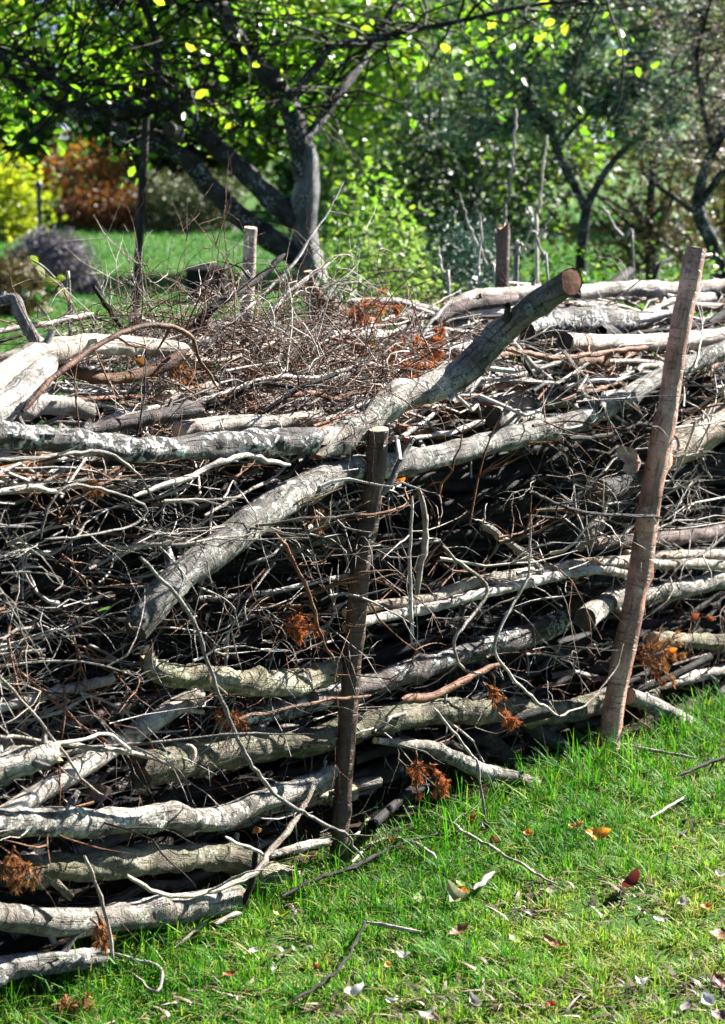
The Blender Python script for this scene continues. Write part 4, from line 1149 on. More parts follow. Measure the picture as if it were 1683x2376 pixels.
sprig((4, 60, 470), -0.4, 100, (0.6, -0.1), False, 'brown dry conifer tuft among stalks on the hedge top', 7)
sprig((3, 800, 560), -0.36, 75, (0.9, -0.2), False, 'brown drooping dry conifer tuft under the arching branch', 8)
sprig((3, 1150, 740), -0.3, 80, (0.8, -0.2), False, 'brown dry conifer tuft behind the lichened log', 8)
sprig((5, 1310, 570), 0.0, 62, (0.9, -0.2), True, 'small red dry conifer tuft left of the middle stake', 6)
sprig((6, 600, 870), 0.08, 45, (0.5, -0.8), True, 'upper half of orange conifer sprig hanging between the stakes', 4)
sprig((6, 670, 975), 0.1, 50, (0.5, -0.9), True, 'orange conifer sprig tip hanging over the old log', 5)
sprig((6, 270, 1235), 0.09, 70, (0.0, -1.0), True, 'left rust-red conifer sprig hanging above the grass', 4)
sprig((6, 345, 1240), 0.1, 55, (0.2, -1.0), True, 'right rust-red conifer sprig hanging above the grass', 3)
sprig((6, 1330, 690), 0.03, 80, (0.7, 0.2), False, 'spiky brown dry conifer tuft right of the leaning stake', 10)
sprig((7, 75, 575), 0.11, 75, (0.9, 0.0), False, 'round brown dry conifer tuft at the left edge above the low logs', 11)
sprig((7, 460, 880), 0.12, 55, (0.3, -0.6), False, 'small brown conifer tuft on the speckled low log', 5)
sprig((7, 320, 1210), 0.0, 70, (0.6, 0.3), False, 'round brown conifer tuft on the ground at bottom left', 10, True)
sprig((5, 1020, 960), 0.03, 70, (0.9, -0.3), False, 'reddish dry needles caught above the knot hole log', 7)
sprig((3, 410, 1080), 0.03, 40, (0.2, -0.9), False, 'small brown tuft under the lichened log at left', 4)
sprig((5, 1450, 90), 0.0, 60, (0.8, 0.1), False, 'sparse reddish dry tuft left of the middle stake top', 5)

# ------------------------------------------------------------------ leaves lying about
def leaf_mesh(name, size, curl, mat, rng, wide=0.62, lobes=0.06):
    rows = 7
    V, Fc = [], []
    for i in range(rows):
        u = i / (rows - 1)
        w = size * wide * 0.5 * (math.sin(math.pi * min(1, u * 0.96 + 0.03)) ** 0.75) * (1 + lobes * rng.uniform(-1.5, 1.5))
        x = (u - 0.5) * size
        z0 = curl * size * (u - 0.45) ** 2 * 2.0
        for q, sgn in enumerate((-1, -0.5, 0, 0.5, 1)):
            V.append((x + rng.uniform(-1, 1) * size * 0.015, w * sgn, z0 + abs(sgn) ** 1.5 * curl * size * 0.28 + rng.uniform(-1, 1) * size * 0.018))
    for i in range(rows - 1):
        for q in range(4):
            a = i * 5 + q
            Fc.append((a, a + 1, a + 6, a + 5))
    return make_mesh(name, V, Fc, mat)
G_LF = 'fallen leaves on the lawn'
FALLEN = [
 (8, 1060, 455, 62, 'amber', 'large amber leaf standing on the grass beside a small rust leaf'), (8, 965, 417, 40, 'orange', 'small orange-brown leaf just left of the large amber leaf'),
 (8, 1200, 682, 72, 'maroon', 'dark maroon leaf in the grass at the right'), (8, 868, 940, 80, 'brown', 'mottled brown and yellow leaf below the centre of the lawn'),
 (8, 690, 915, 52, 'lime', 'yellow-green leaf touching the mottled brown leaf'), (8, 192, 992, 48, 'pale', 'upright white leaf catching the sun at lower centre'),
 (8, 148, 1192, 52, 'pale', 'pale curled leaf near the bottom, left of the grey heap'), (8, 1335, 832, 62, 'pale', 'bright white curled leaf below the maroon leaf'),
 (8, 1440, 765, 60, 'grey', 'grey shaded leaf between maroon leaf and white curled leaf'), (8, 1248, 1112, 62, 'pale', 'folded white leaf at lower right'),
 (8, 1605, 636, 50, 'pale', 'white leaf at the right edge of the lawn'), (8, 520, 1210, 95, 'grey', 'big crumpled grey leaf at the bottom centre'),
 (8, 300, 1262, 80, 'grey', 'dull grey leaf at the bottom edge left of the crumpled leaf'), (8, 850, 1212, 40, 'red', 'small crimson leaf at the bottom centre right'),
 (8, 440, 880, 58, 'brown', 'tan leaf sunk in the grass at centre'), (8, 462, 705, 34, 'orange', 'tiny orange leaf under the green seedling leaf'),
 (8, 452, 668, 40, 'lime', 'bright green leaf above the tiny orange leaf'), (8, 280, 738, 100, 'olive', 'long beige leaf lying left of the green leaf'),
 (8, 430, 735, 80, 'olive', 'pale olive leaf lying right of the long beige leaf'), (8, 175, 510, 72, 'rust', 'rust-orange leaf under the small arched twig'),
 (8, 497, 388, 40, 'rust', 'small rust leaf by the twig that reaches the grass'), (8, 603, 492, 36, 'brown', 'small tan leaf right of the dark clod'),
 (8, 568, 428, 60, 'black', 'blackened curled leaf where the twig meets the grass'), (8, 748, 450, 30, 'orange', 'tiny orange-yellow leaf left of the amber leaf'),
 (8, 1450, 1212, 75, 'grey', 'pinkish grey leaf in the bottom right corner'), (8, 1555, 1195, 70, 'pale', 'pale grey leaf at the far bottom right'),
 (8, 1600, 1105, 55, 'maroon', 'dark red leaf at the right edge above the pale grey leaf'), (8, 1598, 900, 70, 'brown', 'brown leaf at the right edge, half hidden in grass'),
 (8, 1000, 1275, 50, 'lime', 'yellow-green leaf at the very bottom'), (8, 133, 1035, 38, 'yellow', 'small cream yellow leaf below the upright white leaf'),
 (8, 665, 1022, 38, 'maroon', 'small dark red leaf below the yellow-green leaf'), (8, 1540, 775, 34, 'orange', 'small orange leaf right of the white curled leaf'),
 (8, 760, 800, 50, 'purple', 'purplish withered leaf above the yellow-green leaf'), (8, 860, 700, 50, 'olive', 'withered straw leaf near the end of the arching twig'),
 (8, 1610, 1260, 80, 'purple', 'withered purplish leaf at the bottom right corner'), (8, 1500, 990, 60, 'olive', 'grey-green leaf flat in the grass at right'),
 (7, 1130, 965, 45, 'pale', 'bluish white leaf in the grass near the low logs'), (7, 1215, 1042, 36, 'pale', 'small white petal-like leaf below the bluish white leaf'),
 (7, 1240, 812, 70, 'lime', 'broad yellow-green leaf at the end of the low logs'), (7, 1575, 1155, 85, 'pale', 'large pale withered leaf at the bottom centre'),
 (7, 1020, 1072, 48, 'rust', 'curled brown leaf on the grass below the low logs'), (7, 1218, 608, 36, 'amber', 'amber shred of leaf under the splintered stub'),
 (7, 1310, 955, 40, 'green', 'plain green leaf in the grass left of centre'), (7, 1405, 1045, 30, 'rust', 'small rust leaf on the thin twig at bottom centre'),
]
for q, (k, x, y, size, colr, lab) in enumerate(FALLEN):
    rng = random.Random(q * 13 + 3)
    c = ground(*src(k, x, y), rng.uniform(0.018, 0.032))
    sz = size * (1.15 if colr in ('pale', 'grey') else 1.8 if colr in ('amber', 'orange', 'maroon', 'brown') else 1.25) * rng.uniform(0.85, 1.1) / OFF[k][2] / F * depth(c)
    me = leaf_mesh('fallen_leaf', sz, rng.uniform(0.15, 0.8), FLM[colr], rng, rng.uniform(0.4, 0.85), 0.22)
    o = link(bpy.data.objects.new('fallen_leaf', me))
    o.location = tuple(c)
    o.rotation_euler = (Euler((rng.uniform(0.1, 0.5), rng.uniform(-0.25, 0.25), 0)).to_matrix() @ Euler((0, 0, rng.uniform(0, 6.28))).to_matrix()).to_euler()
    tag(o, lab, 'leaf', G_LF)
HLEAF = [(6, 1480, 540, 46, 0.06, 'rust', 'dull red leaf caught on the hedge right of the leaning stake'), (6, 1560, 545, 34, 0.05, 'rust', 'second smaller dull red leaf at the right edge of the hedge'),
 (6, 1380, 690, 46, 0.12, 'orange', 'orange leaf hanging on the spiky brown tuft'), (4, 1180, 960, 110, -0.02, 'peel', 'pinkish papery curl of bark left of the leaning stake'),
 (4, 1210, 1020, 80, 0.0, 'peel', 'lower papery curl of pale bark left of the leaning stake'), (4, 195, 1085, 40, 0.05, 'orange', 'small orange leaf by the middle stake top'),
 (4, 75, 465, 36, -0.5, 'lime', 'small yellow leaf on the dry tuft of the hedge top'), (4, 205, 905, 45, -0.05, 'red', 'red shred of leaf behind the middle stake top'),
 (4, 710, 550, 40, -0.25, 'lime', 'tiny green leaf on the twigs right of the birch log'), (3, 200, 330, 60, -0.8, 'olive', 'dull yellow leaf on the hedge top at the far left'),
 (3, 630, 560, 60, -0.3, 'brown', 'tan withered leaf under the arching branch'), (7, 440, 260, 90, 0.06, 'purple', 'dark shrivelled leaf hanging above the long wavy log'), (7, 1140, 425, 45, 0.1, 'brown', 'small curled tan leaf on the upright peg')]
for q, (k, x, y, size, n, colr, lab) in enumerate(HLEAF):
    rng = random.Random(q * 17 + 8)
    c = at_n(*src(k, x, y), n)
    sz = size * 1.1 / OFF[k][2] / F * depth(c)
    o = link(bpy.data.objects.new('withered_leaf', leaf_mesh('withered_leaf', sz, rng.uniform(0.5, 1.2), FLM[colr], rng, 0.65, 0.14)))
    o.location = tuple(c)
    o.rotation_euler = (R(90) + rng.uniform(-0.6, 0.3), rng.uniform(-0.6, 0.6), rng.uniform(-0.6, 0.9))
    tag(o, lab, 'leaf', 'leaves caught in the hedge')

# ------------------------------------------------------------------ leafy plants, shrubs and trees
LEAF6 = np.array([(0, 0, 0), (0.28, 0.36, 0.10), (0.68, 0.30, 0.10), (1, 0, -0.05), (0.68, -0.30, 0.10), (0.28, -0.36, 0.10)])
def leaf_cloud(C, size, aspect, g, tint, up=0.35, hang=0.25):
    """C: leaf base points; returns vertices, quads and tints of single folded leaves"""
    n = len(C)
    ax = g.normal(size=(n, 3))
    ax[:, 2] = ax[:, 2] * 0.6 - hang
    ax /= np.linalg.norm(ax, axis=1)[:, None]
    nr = g.normal(size=(n, 3)) + np.array([0, 0, up])
    sd = np.cross(nr, ax)
    sd /= np.linalg.norm(sd, axis=1)[:, None] + 1e-9
    nn = np.cross(ax, sd)
    sz = (size * g.uniform(0.6, 1.25, n))[:, None]
    V = np.empty((n, 6, 3))
    for q, (a, b, c) in enumerate(LEAF6):
        V[:, q] = C + (ax * a + sd * b * aspect + nn * c * aspect) * sz
    i = np.arange(n)[:, None] * 6
    Fc = (i[:, :, None] + np.array([[0, 3, 2, 1], [0, 5, 4, 3]])[None]).reshape(-1, 4)
    return V.reshape(-1, 3), Fc, np.repeat(tint, 6)
def clump_points(center, radii, nclump, per, spread, g, shell=0.55, squash=1.0):
    d = g.normal(size=(nclump, 3))
    d /= np.linalg.norm(d, axis=1)[:, None]
    rr = shell + (1 - shell) * g.random(nclump)[:, None] ** 0.7
    cc = np.asarray(center) + d * rr * np.asarray(radii)
    pts = np.repeat(cc, per, axis=0) + g.normal(size=(nclump * per, 3)) * spread * np.array([1, 1, squash])
    ct = np.repeat(g.normal(0, 0.12, nclump), per)
    return pts, ct, cc
def shrub(name, label, cat, base, height, radii, nclump, per, size, aspect, mat, seed, spread=0.12, stems=6, tint0=0.5, shell=0.45, stem_mat='dark', group=None, hang=0.1, zc=None, stem_r=0.012, trunk=None, parts=('foliage', 'stem')):
    g = np.random.default_rng(seed)
    rng = random.Random(seed)
    base = np.asarray(base, float)
    e = empty(name, tuple(base))
    tag(e, label, cat, group)
    cen = np.array([0, 0, zc if zc is not None else height - radii[2]])
    pts, ct, cc = clump_points(cen, radii, nclump, per, spread, g, shell)
    pts[:, 2] = np.maximum(pts[:, 2], 0.02)
    tint = np.clip(tint0 + ct + g.normal(0, 0.16, len(pts)) + 0.1 * (pts[:, 2] - cen[2]) / radii[2], 0, 1)
    V, Fc, tt = leaf_cloud(pts, size, aspect, g, tint, hang=hang)
    V[:, 2] = np.maximum(V[:, 2], 0.004)
    kind(mesh_obj(parts[0], V, Fc, M[mat], e, None, False, {'tint': ('FLOAT', tt)}), 'stuff')
    if trunk:
        b = Batch(10)
        P = wander(np.array([(0, 0, -0.1), (0.02, 0, height * 0.2), (0, 0.03, height * 0.45), (0.03, 0, height * 0.8)]) * 1.0, rng, trunk * 0.8)
        C = catmull(np.column_stack([P, [trunk * 1.3, trunk, trunk * 0.8, trunk * 0.3]]), 6)
        b.tube(C[:, :3], C[:, 3], rng.random())
        b.build('trunk', M[stem_mat], e)
    b = Batch(5)
    for q in range(stems):
        tip = cc[rng.randrange(len(cc))]
        st = np.array([rng.gauss(0, 0.05), rng.gauss(0, 0.05), -0.05]) if not trunk else np.array([0, 0, height * rng.uniform(0.15, 0.5)])
        mid = st + (tip - st) * 0.5 + np.array([rng.gauss(0, 0.05), rng.gauss(0, 0.05), 0.12 * height * 0.3])
        P = catmull(np.array([st, mid, tip]), 6)
        b.tube(wander(P, rng, 0.03), np.linspace(stem_r, stem_r * 0.25, len(P)), rng.random())
    if stems:
        b.build(parts[1], M[stem_mat], e)
    return e
def limb_path(pts, rpx, Ys, k=1):
    """trace in the photograph at a distance Y -> limb in metres"""
    Q = []
    for t in pts:
        kk, x, y = t if len(t) == 3 else (k, *t)
        Q.append(src(kk, x, y))
    m = len(Q)
    yy = np.interp(np.linspace(0, 1, m), np.linspace(0, 1, len(Ys)), Ys)
    rr = np.interp(np.linspace(0, 1, m), np.linspace(0, 1, len(rpx)), rpx)
    P = np.array([at_y(x, y, Y) for (x, y), Y in zip(Q, yy)])
    rad = np.array([r / 1.9106 / F * depth(p) for r, p in zip(rr, P)])
    C = catmull(np.column_stack([P, rad]), 6)
    return C[:, :3], C[:, 3]
def add_limb(e, name, P, r, mat, e0='open', e1='open', endm='end_dark', bumpy=0.16, knots=3):
    return build_log(name, P, r, mat, None, None, None, e0, e1, endm, 0, 14, bumpy, knots, 0.3, parent=e)

# apple tree
def apple_tree():
    TY = 9.6
    P, r = limb_path([(1470, 1440), (1400, 1270), (1350, 1080), (1345, 950), (1365, 800), (1372, 650)], (92, 84, 76, 72, 66, 62), (TY,))
    foot = P[0].copy()
    foot[2] = 0
    foot[0] += 0.06
    e = empty('apple_tree', tuple(foot))
    tag(e, 'old apple tree with dark lichened leaning limbs and green leaves behind the hedge', 'tree')
    low = np.array([foot + np.array([0, 0, -0.1]), foot + np.array([-0.01, 0, 0.35])])
    P = np.vstack([low, P])
    r = np.concatenate([[r[0] * 1.5, r[0] * 1.1], r])
    add_limb(e, 'trunk', P, r * np.interp(np.arange(len(r)), [0, len(r) * 0.75, len(r) - 1], [0.86, 0.84, 0.55]), 'apple_trunk', 'open', 'torn', 'end_dark')
    limbs = [
        ([(1330, 1000), (1200, 880), (1080, 760), (950, 640), (850, 545), (760, 480), (640, 462), (500, 492), (350, 505), (190, 440), (60, 345), (-60, 260), (-300, 150)], (60, 58, 54, 50, 44, 42, 38, 36, 32, 28, 18), (TY, TY - .1, TY - .3)),
        ([(1390, 1180), (1200, 1060), (1050, 950), (930, 830), (820, 700), (720, 650), (610, 632), (500, 625)], (64, 62, 58, 54, 46, 40, 36), (TY, TY - .25)),
        ([(1345, 800), (1330, 640), (1290, 490), (1200, 350), (1090, 230), (1010, 90), (960, -10), (900, -180), (860, -420), (900, -700)], (60, 62, 60, 54, 50, 46, 40, 30, 18), (TY, TY + .1, TY)),
        ([(970, 40), (860, 25), (720, 5), (560, 10), (420, -40), (200, -120)], (30, 28, 24, 20, 12), (TY,)),
        ([(1270, 450), (1400, 300), (1480, 205), (1624, 185), (2, 150, 150), (2, 320, 118), (2, 500, 82), (2, 700, 35), (2, 900, 10), (2, 1100, 20)], (26, 22, 18, 15, 12, 8), (TY, TY - .2)),
        ([(300, 470), (360, 440), (250, 360), (140, 280), (20, 240), (-120, 215)], (22, 22, 18, 14), (TY - .3,)),
        ([(1000, 400), (900, 390), (830, 430), (780, 490)], (12, 18, 22), (TY - .3,)),
        ([(530, 630), (545, 580), (500, 560)], (36, 34, 30), (TY - .3, TY - .35)),
        ([(750, 470), (700, 330), (690, 180), (640, 20), (560, -200), (540, -480)], (26, 24, 22, 18, 10), (TY - .2, TY + .1)),
        ([(60, 345), (-80, 60), (-160, -250), (-150, -600)], (24, 22, 16, 8), (TY - .3, TY + .5)),
        ([(860, -420), (1150, -600), (1450, -750)], (24, 18, 8), (TY, TY + .8)),
        ([(1345, 640), (1500, 420), (1624, 250), (2, 200, -50), (2, 420, -350)], (30, 28, 22, 14, 8), (TY, TY + .7)),
        ([(960, -10), (800, -300), (500, -560), (300, -800)], (28, 24, 16, 8), (TY, TY - .9)),
    ]
    tips = []
    for pts, rp, ys in limbs:
        P, r = limb_path(pts, rp, ys)
        add_limb(e, 'limb', P, r * 0.8, 'apple', 'open', 'torn' if len(pts) == 3 and rp[-1] > 25 else 'open')
        tips.append(P)
    # sawn stub facing the camera
    P, r = limb_path([(790, 600), (765, 585), (748, 572)], (34, 32, 31), (TY - .2, TY - .42))
    add_limb(e, 'limb', P, r, 'apple', 'open', 'cut', 'end_dark')
    # leafy shoots from the limbs
    g = np.random.default_rng(77)
    rng = random.Random(77)
    b = Batch(4)
    cl = []
    for q in range(520):
        L = tips[rng.choice((0, 0, 1, 2, 2, 3, 3, 4, 4, 5, 5, 6, 8, 8, 9, 10, 11, 11, 12))]
        i = rng.randrange(len(L) // 6, len(L))
        p = L[i]
        d = unit(np.array([rng.gauss(0, 1), rng.gauss(0, 1), rng.gauss(0.25, 0.8)]))
        ln = rng.uniform(0.2, 0.85)
        S = [p]
        for w in range(6):
            d = unit(d + np.array([rng.gauss(0, .25), rng.gauss(0, .25), rng.gauss(-0.06, .2)]))
            S.append(S[-1] + d * ln / 6)
        S = np.array(S)
        if S[:, 2].min() < 1.42 and S[-1][0] < -0.3:
            continue
        if S[:, 2].min() < 1.3:
            continue
        b.tube(S - foot, np.linspace(0.007, 0.002, 7), rng.random())
        for w in range(20):
            u = rng.uniform(1.2, 5.99)
            a = int(u)
            cl.append(S[a] + (S[a + 1] - S[a]) * (u - a) + np.array([rng.gauss(0, 0.04) for _ in range(3)]))
    b.build('twigs', M['twig_dark'], e)['kind'] = 'stuff'
    # fill the crown out above and to the sides
    ex, _, _ = clump_points((-0.9, TY, 2.75), (2.2, 1.9, 1.5), 22, 24, 0.16, g, 0.3)
    ex = ex[(ex[:, 2] > 1.95) | ((ex[:, 2] > 1.75) & (ex[:, 0] < -1.2))]
    e1, _, _ = clump_points((0.34, 10.0, 2.12), (0.42, 0.4, 0.3), 30, 20, 0.09, g, 0.2)
    e2, _, _ = clump_points((-1.8, 9.9, 1.8), (0.55, 0.4, 0.3), 22, 20, 0.1, g, 0.2)
    C = np.vstack([np.array(cl), ex, e1, e2])
    C = C[(C[:, 2] > 2.3) | (C[:, 1] > TY + 0.1) | (g.random(len(C)) < 0.08)]
    C = C[~((C[:, 0] > -0.32) & (C[:, 0] < 0.12) & (C[:, 2] < 1.72))]  # leaves cleared beside the trunk to let the sun onto it
    for tz in (1.15, 1.35, 1.55, 1.75):               # leaves cut away along the sun's rays so light reaches the trunk
        rel = C - np.array([-0.25, TY, tz])
        tt_ = rel @ np.array(TO_SUN)
        C = C[(np.linalg.norm(rel - tt_[:, None] * np.array(TO_SUN), axis=1) > 0.2) | (tt_ < 0)]
    tint = np.clip(0.42 + g.normal(0, 0.2, len(C)) + 0.1 * np.sin(C[:, 0] * 5 + C[:, 2] * 7), 0, 1)
    # the leaves nearest the camera stand as single leaves
    near = np.argsort(C[:, 1] + 100 * ((C[:, 2] > 2.3) | (np.abs(C[:, 0]) > 1.9)))[:240]
    far = np.setdiff1d(np.arange(len(C)), near)
    V, Fc, tt = leaf_cloud(C[far] - foot, 0.056, 0.8, g, tint[far], hang=0.35)
    kind(mesh_obj('foliage', V, Fc, M['leaf_apple'], e, None, False, {'tint': ('FLOAT', tt)}), 'stuff')
    lm = []
    for q in range(5):
        V, Fc, tt = leaf_cloud(np.zeros((1, 3)), 0.06, 0.8, np.random.default_rng(q), np.array([0.2 + 0.17 * q]), hang=0.3)
        lm.append(make_mesh('leaf', V, Fc, M['leaf_apple'], False, {'tint': ('FLOAT', tt)}))
    for q in near:
        o = link(bpy.data.objects.new('leaf', lm[rng.randrange(5)]), e)
        o.location = tuple(C[q] - foot)
        o.rotation_euler = (rng.gauss(0, 0.5), rng.gauss(0, 0.5), rng.uniform(0, 6.28))
apple_tree()
def at_g(k, x, y):
    return ground(*src(k, x, y))

# prop pole, far pole and bin on the lawn
P, r = limb_path([(585, 1560), (605, 1337), (622, 1000), (640, 700), (648, 520)], (25, 24, 22, 20), (9.0,))
d = P[0] - P[3]
P = np.vstack([P[0] + d / np.linalg.norm(d) * (P[0][2] + 0.1) / max(0.2, -(d / np.linalg.norm(d))[2]), P])
build_log('prop_pole', P, np.concatenate([[r[0]], r]) * 0.8, 'dark', 'upright wooden pole propping up a limb of the apple tree', 'pole', None, 'open', 'cut', 'end_pale', 0, 12, 0.05, 2)
c = at_g(1, 185, 1250)
hgt = 1.6 - (src(1, 0, 825)[1] - 311) / F * c[1]
b = Batch(10)
b.tube(np.array([(0, 0, -0.2), (0, 0, hgt * 0.3), (0, 0, hgt * 0.7), (0, 0, hgt)]), [0.028, 0.028, 0.027, 0.026])
o = b.build('lamp_post', M['metal_dark'])
o.name = 'garden_post'
o.location = tuple(c)
tag(o, 'slim dark post standing on the far lawn before the yellow bush', 'post')
cb = Batch(10)
cb.tube(np.array([(0, 0, hgt - 0.01), (0, 0, hgt + 0.04), (0, 0, hgt + 0.07)]), [0.045, 0.045, 0.02])
cb.build('cap', M['metal_dark'], o)
def garden_bin():
    c = ground(*src(3, 920, 285))
    sc = depth(c) / F / 1.9106
    w, h = 165 * sc, 155 * sc
    e = empty('compost_bin', tuple(c))
    tag(e, 'black square bin standing on the lawn left of the pale back stake', 'bin')
    V, Fc = [], []
    for z, s in ((0, 0.46), (0.02, 0.48), (h * 0.86, 0.52), (h * 0.9, 0.52)):
        for a, b_ in ((-1, -1), (1, -1), (1, 1), (-1, 1)):
            V.append((a * w * s, b_ * w * s, z))
    for i in range(3):
        for j in range(4):
            Fc.append((i * 4 + j, i * 4 + (j + 1) % 4, i * 4 + 4 + (j + 1) % 4, i * 4 + 4 + j))
    mesh_obj('body', V, Fc, M['black_plastic'], e, None, False)
    V, Fc = [], []
    for z, s in ((h * 0.89, 0.55), (h * 0.94, 0.55), (h * 1.0, 0.45)):
        for a, b_ in ((-1, -1), (1, -1), (1, 1), (-1, 1)):
            V.append((a * w * s, b_ * w * s, z))
    for i in range(2):
        for j in range(4):
            Fc.append((i * 4 + j, i * 4 + (j + 1) % 4, i * 4 + 4 + (j + 1) % 4, i * 4 + 4 + j))
    Fc.append((8, 9, 10, 11))
    lid = mesh_obj('lid', V, Fc, M['black_plastic'], e, None, False)
    hb = Batch(6)
    hb.tube(catmull(np.array([(-0.08, 0, h * 0.99), (-0.05, 0, h * 1.05), (0.05, 0, h * 1.05), (0.08, 0, h * 0.99)]), 4), np.full(13, 0.012))
    hb.build('handle', M['black_plastic'], lid)
garden_bin()

# shrubs on the far lawn at the left
def gb(k, x, y):
    c = ground(*src(k, x, y))
    return (c[0], c[1], 0)
shrub('yellow_shrub', 'bright yellow-green sunlit shrub at the far left of the lawn', 'shrub', (-5.5, 30.5, 0), 1.2, (0.62, 0.6, 0.58), 70, 40, 0.11, 0.85, 'leaf_yellow', 41, 0.15, 6, 0.45)
shrub('autumn_shrub', 'orange-brown autumn shrub at the edge of the far lawn', 'shrub', (-4.95, 36.5, 0), 1.35, (0.8, 0.8, 0.62), 60, 36, 0.12, 0.7, 'leaf_orange', 42, 0.2, 12, 0.5)
shrub('autumn_shrub', 'low dark red-brown shrub in front of the orange-brown autumn shrub', 'shrub', (-4.2, 34.0, 0), 0.62, (1.0, 0.6, 0.32), 70, 40, 0.09, 0.6, 'leaf_orange', 43, 0.12, 5, 0.2)
shrub('clipped_shrub', 'rounded dark olive shrub behind the leaning apple limbs', 'shrub', (-2.85, 33.5, 0), 0.95, (0.95, 0.7, 0.5), 130, 44, 0.07, 0.7, 'leaf_olive', 44, 0.11, 6, 0.6)
shrub('lavender_mound', 'rounded mauve-grey mound of heather on the lawn at left', 'shrub', (-3.15, 20.3, 0), 0.6, (0.46, 0.42, 0.38), 150, 70, 0.06, 0.45, 'leaf_lavender', 45, 0.05, 12, 0.5, hang=-0.4)
shrub('brown_mound', 'low brown withered mound at the left edge of the lawn', 'shrub', (-3.2, 18.0, 0), 0.5, (0.36, 0.34, 0.3), 120, 60, 0.06, 0.45, 'leaf_brown', 46, 0.05, 10, 0.5, hang=-0.4)
# green shrubs behind the hedge, right of the trunk
shrub('variegated_shrub', 'pale green leafy shrub just right of the apple trunk', 'shrub', (0.13, 9.4, 0), 1.33, (0.26, 0.26, 0.62), 100, 30, 0.04, 0.75, 'leaf_variegated', 51, 0.07, 14, 0.5)
shrub('variegated_shrub', 'tall thin green shrub at the right side of the apple trunk', 'shrub', (-0.02, 11.2, 0), 1.5, (0.26, 0.26, 0.7), 50, 26, 0.045, 0.75, 'leaf_green', 52, 0.09, 10, 0.45)
shrub('juniper_shrub', 'dense blue-green spiky shrub behind the hedge at centre', 'shrub', (0.5, 9.7, 0), 1.27, (0.27, 0.27, 0.6), 120, 60, 0.04, 0.22, 'leaf_blue', 53, 0.06, 8, 0.35, hang=-0.5)
shrub('low_shrub', 'low green shrub behind the short dark back stake', 'shrub', (1.1, 10.4, 0), 0.95, (0.42, 0.4, 0.45), 70, 34, 0.04, 0.7, 'leaf_green', 54, 0.1, 8, 0.2)
shrub('low_shrub', 'low pale green shrub at right behind the leaning stake', 'shrub', (1.75, 9.9, 0), 1.0, (0.5, 0.4, 0.45), 60, 30, 0.04, 0.7, 'leaf_variegated', 55, 0.1, 8, 0.25)
# silvery tree
def silver_tree(label, limbs, Y, cen, radii, seed, mat, size, aspect, nclump, per, tint0, zmin):
    P, r = limb_path(limbs[0][0], limbs[0][1], (Y,), 2)
    foot = P[0].copy()
    foot[2] = 0
    e = empty('silver_leaved_tree', tuple(foot))
    tag(e, label, 'tree')
    P = np.vstack([[foot + np.array([0, 0, -0.1])], P])
    r = np.concatenate([[r[0] * 1.3], r])
    add_limb(e, 'trunk', P, r, 'apple', bumpy=0.1)
    ends = []
    for pts, rp in limbs[1:]:
        P, r = limb_path(pts, rp, (Y, Y + 0.2), 2)
        add_limb(e, 'limb', P, r, 'apple', bumpy=0.1)
        ends.append(P)
    g = np.random.default_rng(seed)
    rng = random.Random(seed)
    b = Batch(4)
    cl = []
    for q in range(nclump):
        if rng.random() < 0.5:
            L = rng.choice(ends)
            p = L[rng.randrange(len(L) // 3, len(L))]
        else:
            d = g.normal(size=3)
            d /= np.linalg.norm(d)
            p = np.array(cen) + d * np.array(radii) * rng.uniform(0.2, 1)
        d = unit(np.array([rng.gauss(0, 1), rng.gauss(0, 1), rng.gauss(0.1, 0.7)]))
        ln = rng.uniform(0.25, 0.7)
        S = [np.asarray(p)]
        for w in range(6):
            d = unit(d + np.array([rng.gauss(0, .2), rng.gauss(0, .2), rng.gauss(-0.08, .15)]))
            S.append(S[-1] + d * ln / 6)
        S = np.array(S)
        if S[:, 2].min() < zmin:
            continue
        b.tube(S - foot, np.linspace(0.005, 0.0015, 7), rng.random())
        for w in range(per):
            u = rng.uniform(0.3, 5.99)
            a = int(u)
            cl.append(S[a] + (S[a + 1] - S[a]) * (u - a) + g.normal(size=3) * 0.015)
    b.build('twigs', M['twig_dark'], e)['kind'] = 'stuff'
    C = np.array(cl)
    tint = np.clip(tint0 + g.normal(0, 0.2, len(C)), 0, 1)
    V, Fc, tt = leaf_cloud(C - foot, size, aspect, g, tint, hang=0.1)
    kind(mesh_obj('foliage', V, Fc, M[mat], e, None, False, {'tint': ('FLOAT', tt)}), 'stuff')
    return e
silver_tree('silvery narrow-leaved small tree with forked trunk behind the hedge at right',
    [([(985, 1400), (985, 1200), (990, 1080), (1010, 920)], (30, 27, 25, 22)),
     ([(1010, 930), (960, 830), (900, 715), (835, 570), (750, 450), (640, 330), (560, 150)], (20, 20, 19, 18, 14, 8)),
     ([(1012, 920), (1070, 800), (1150, 690), (1250, 612), (1360, 570), (1500, 420)], (18, 16, 14, 12, 8)),
     ([(1205, 640), (1130, 540), (1080, 480), (1000, 380), (930, 200)], (12, 12, 10, 6)),
     ([(900, 640), (960, 560), (1080, 460), (1200, 390), (1340, 350), (1450, 180)], (8, 9, 9, 6)),
     ([(830, 560), (700, 545), (600, 575)], (9, 7, 4)),
     ([(1080, 460), (1180, 330), (1280, 290), (1330, 100), (1300, -200)], (10, 9, 7, 4)),
     ([(750, 450), (760, 200), (800, -100), (780, -350)], (10, 9, 7, 4))],
    13.4, (1.5, 13.6, 2.35), (1.35, 0.9, 0.95), 61, 'leaf_silver', 0.075, 0.27, 520, 34, 0.55, 1.45)
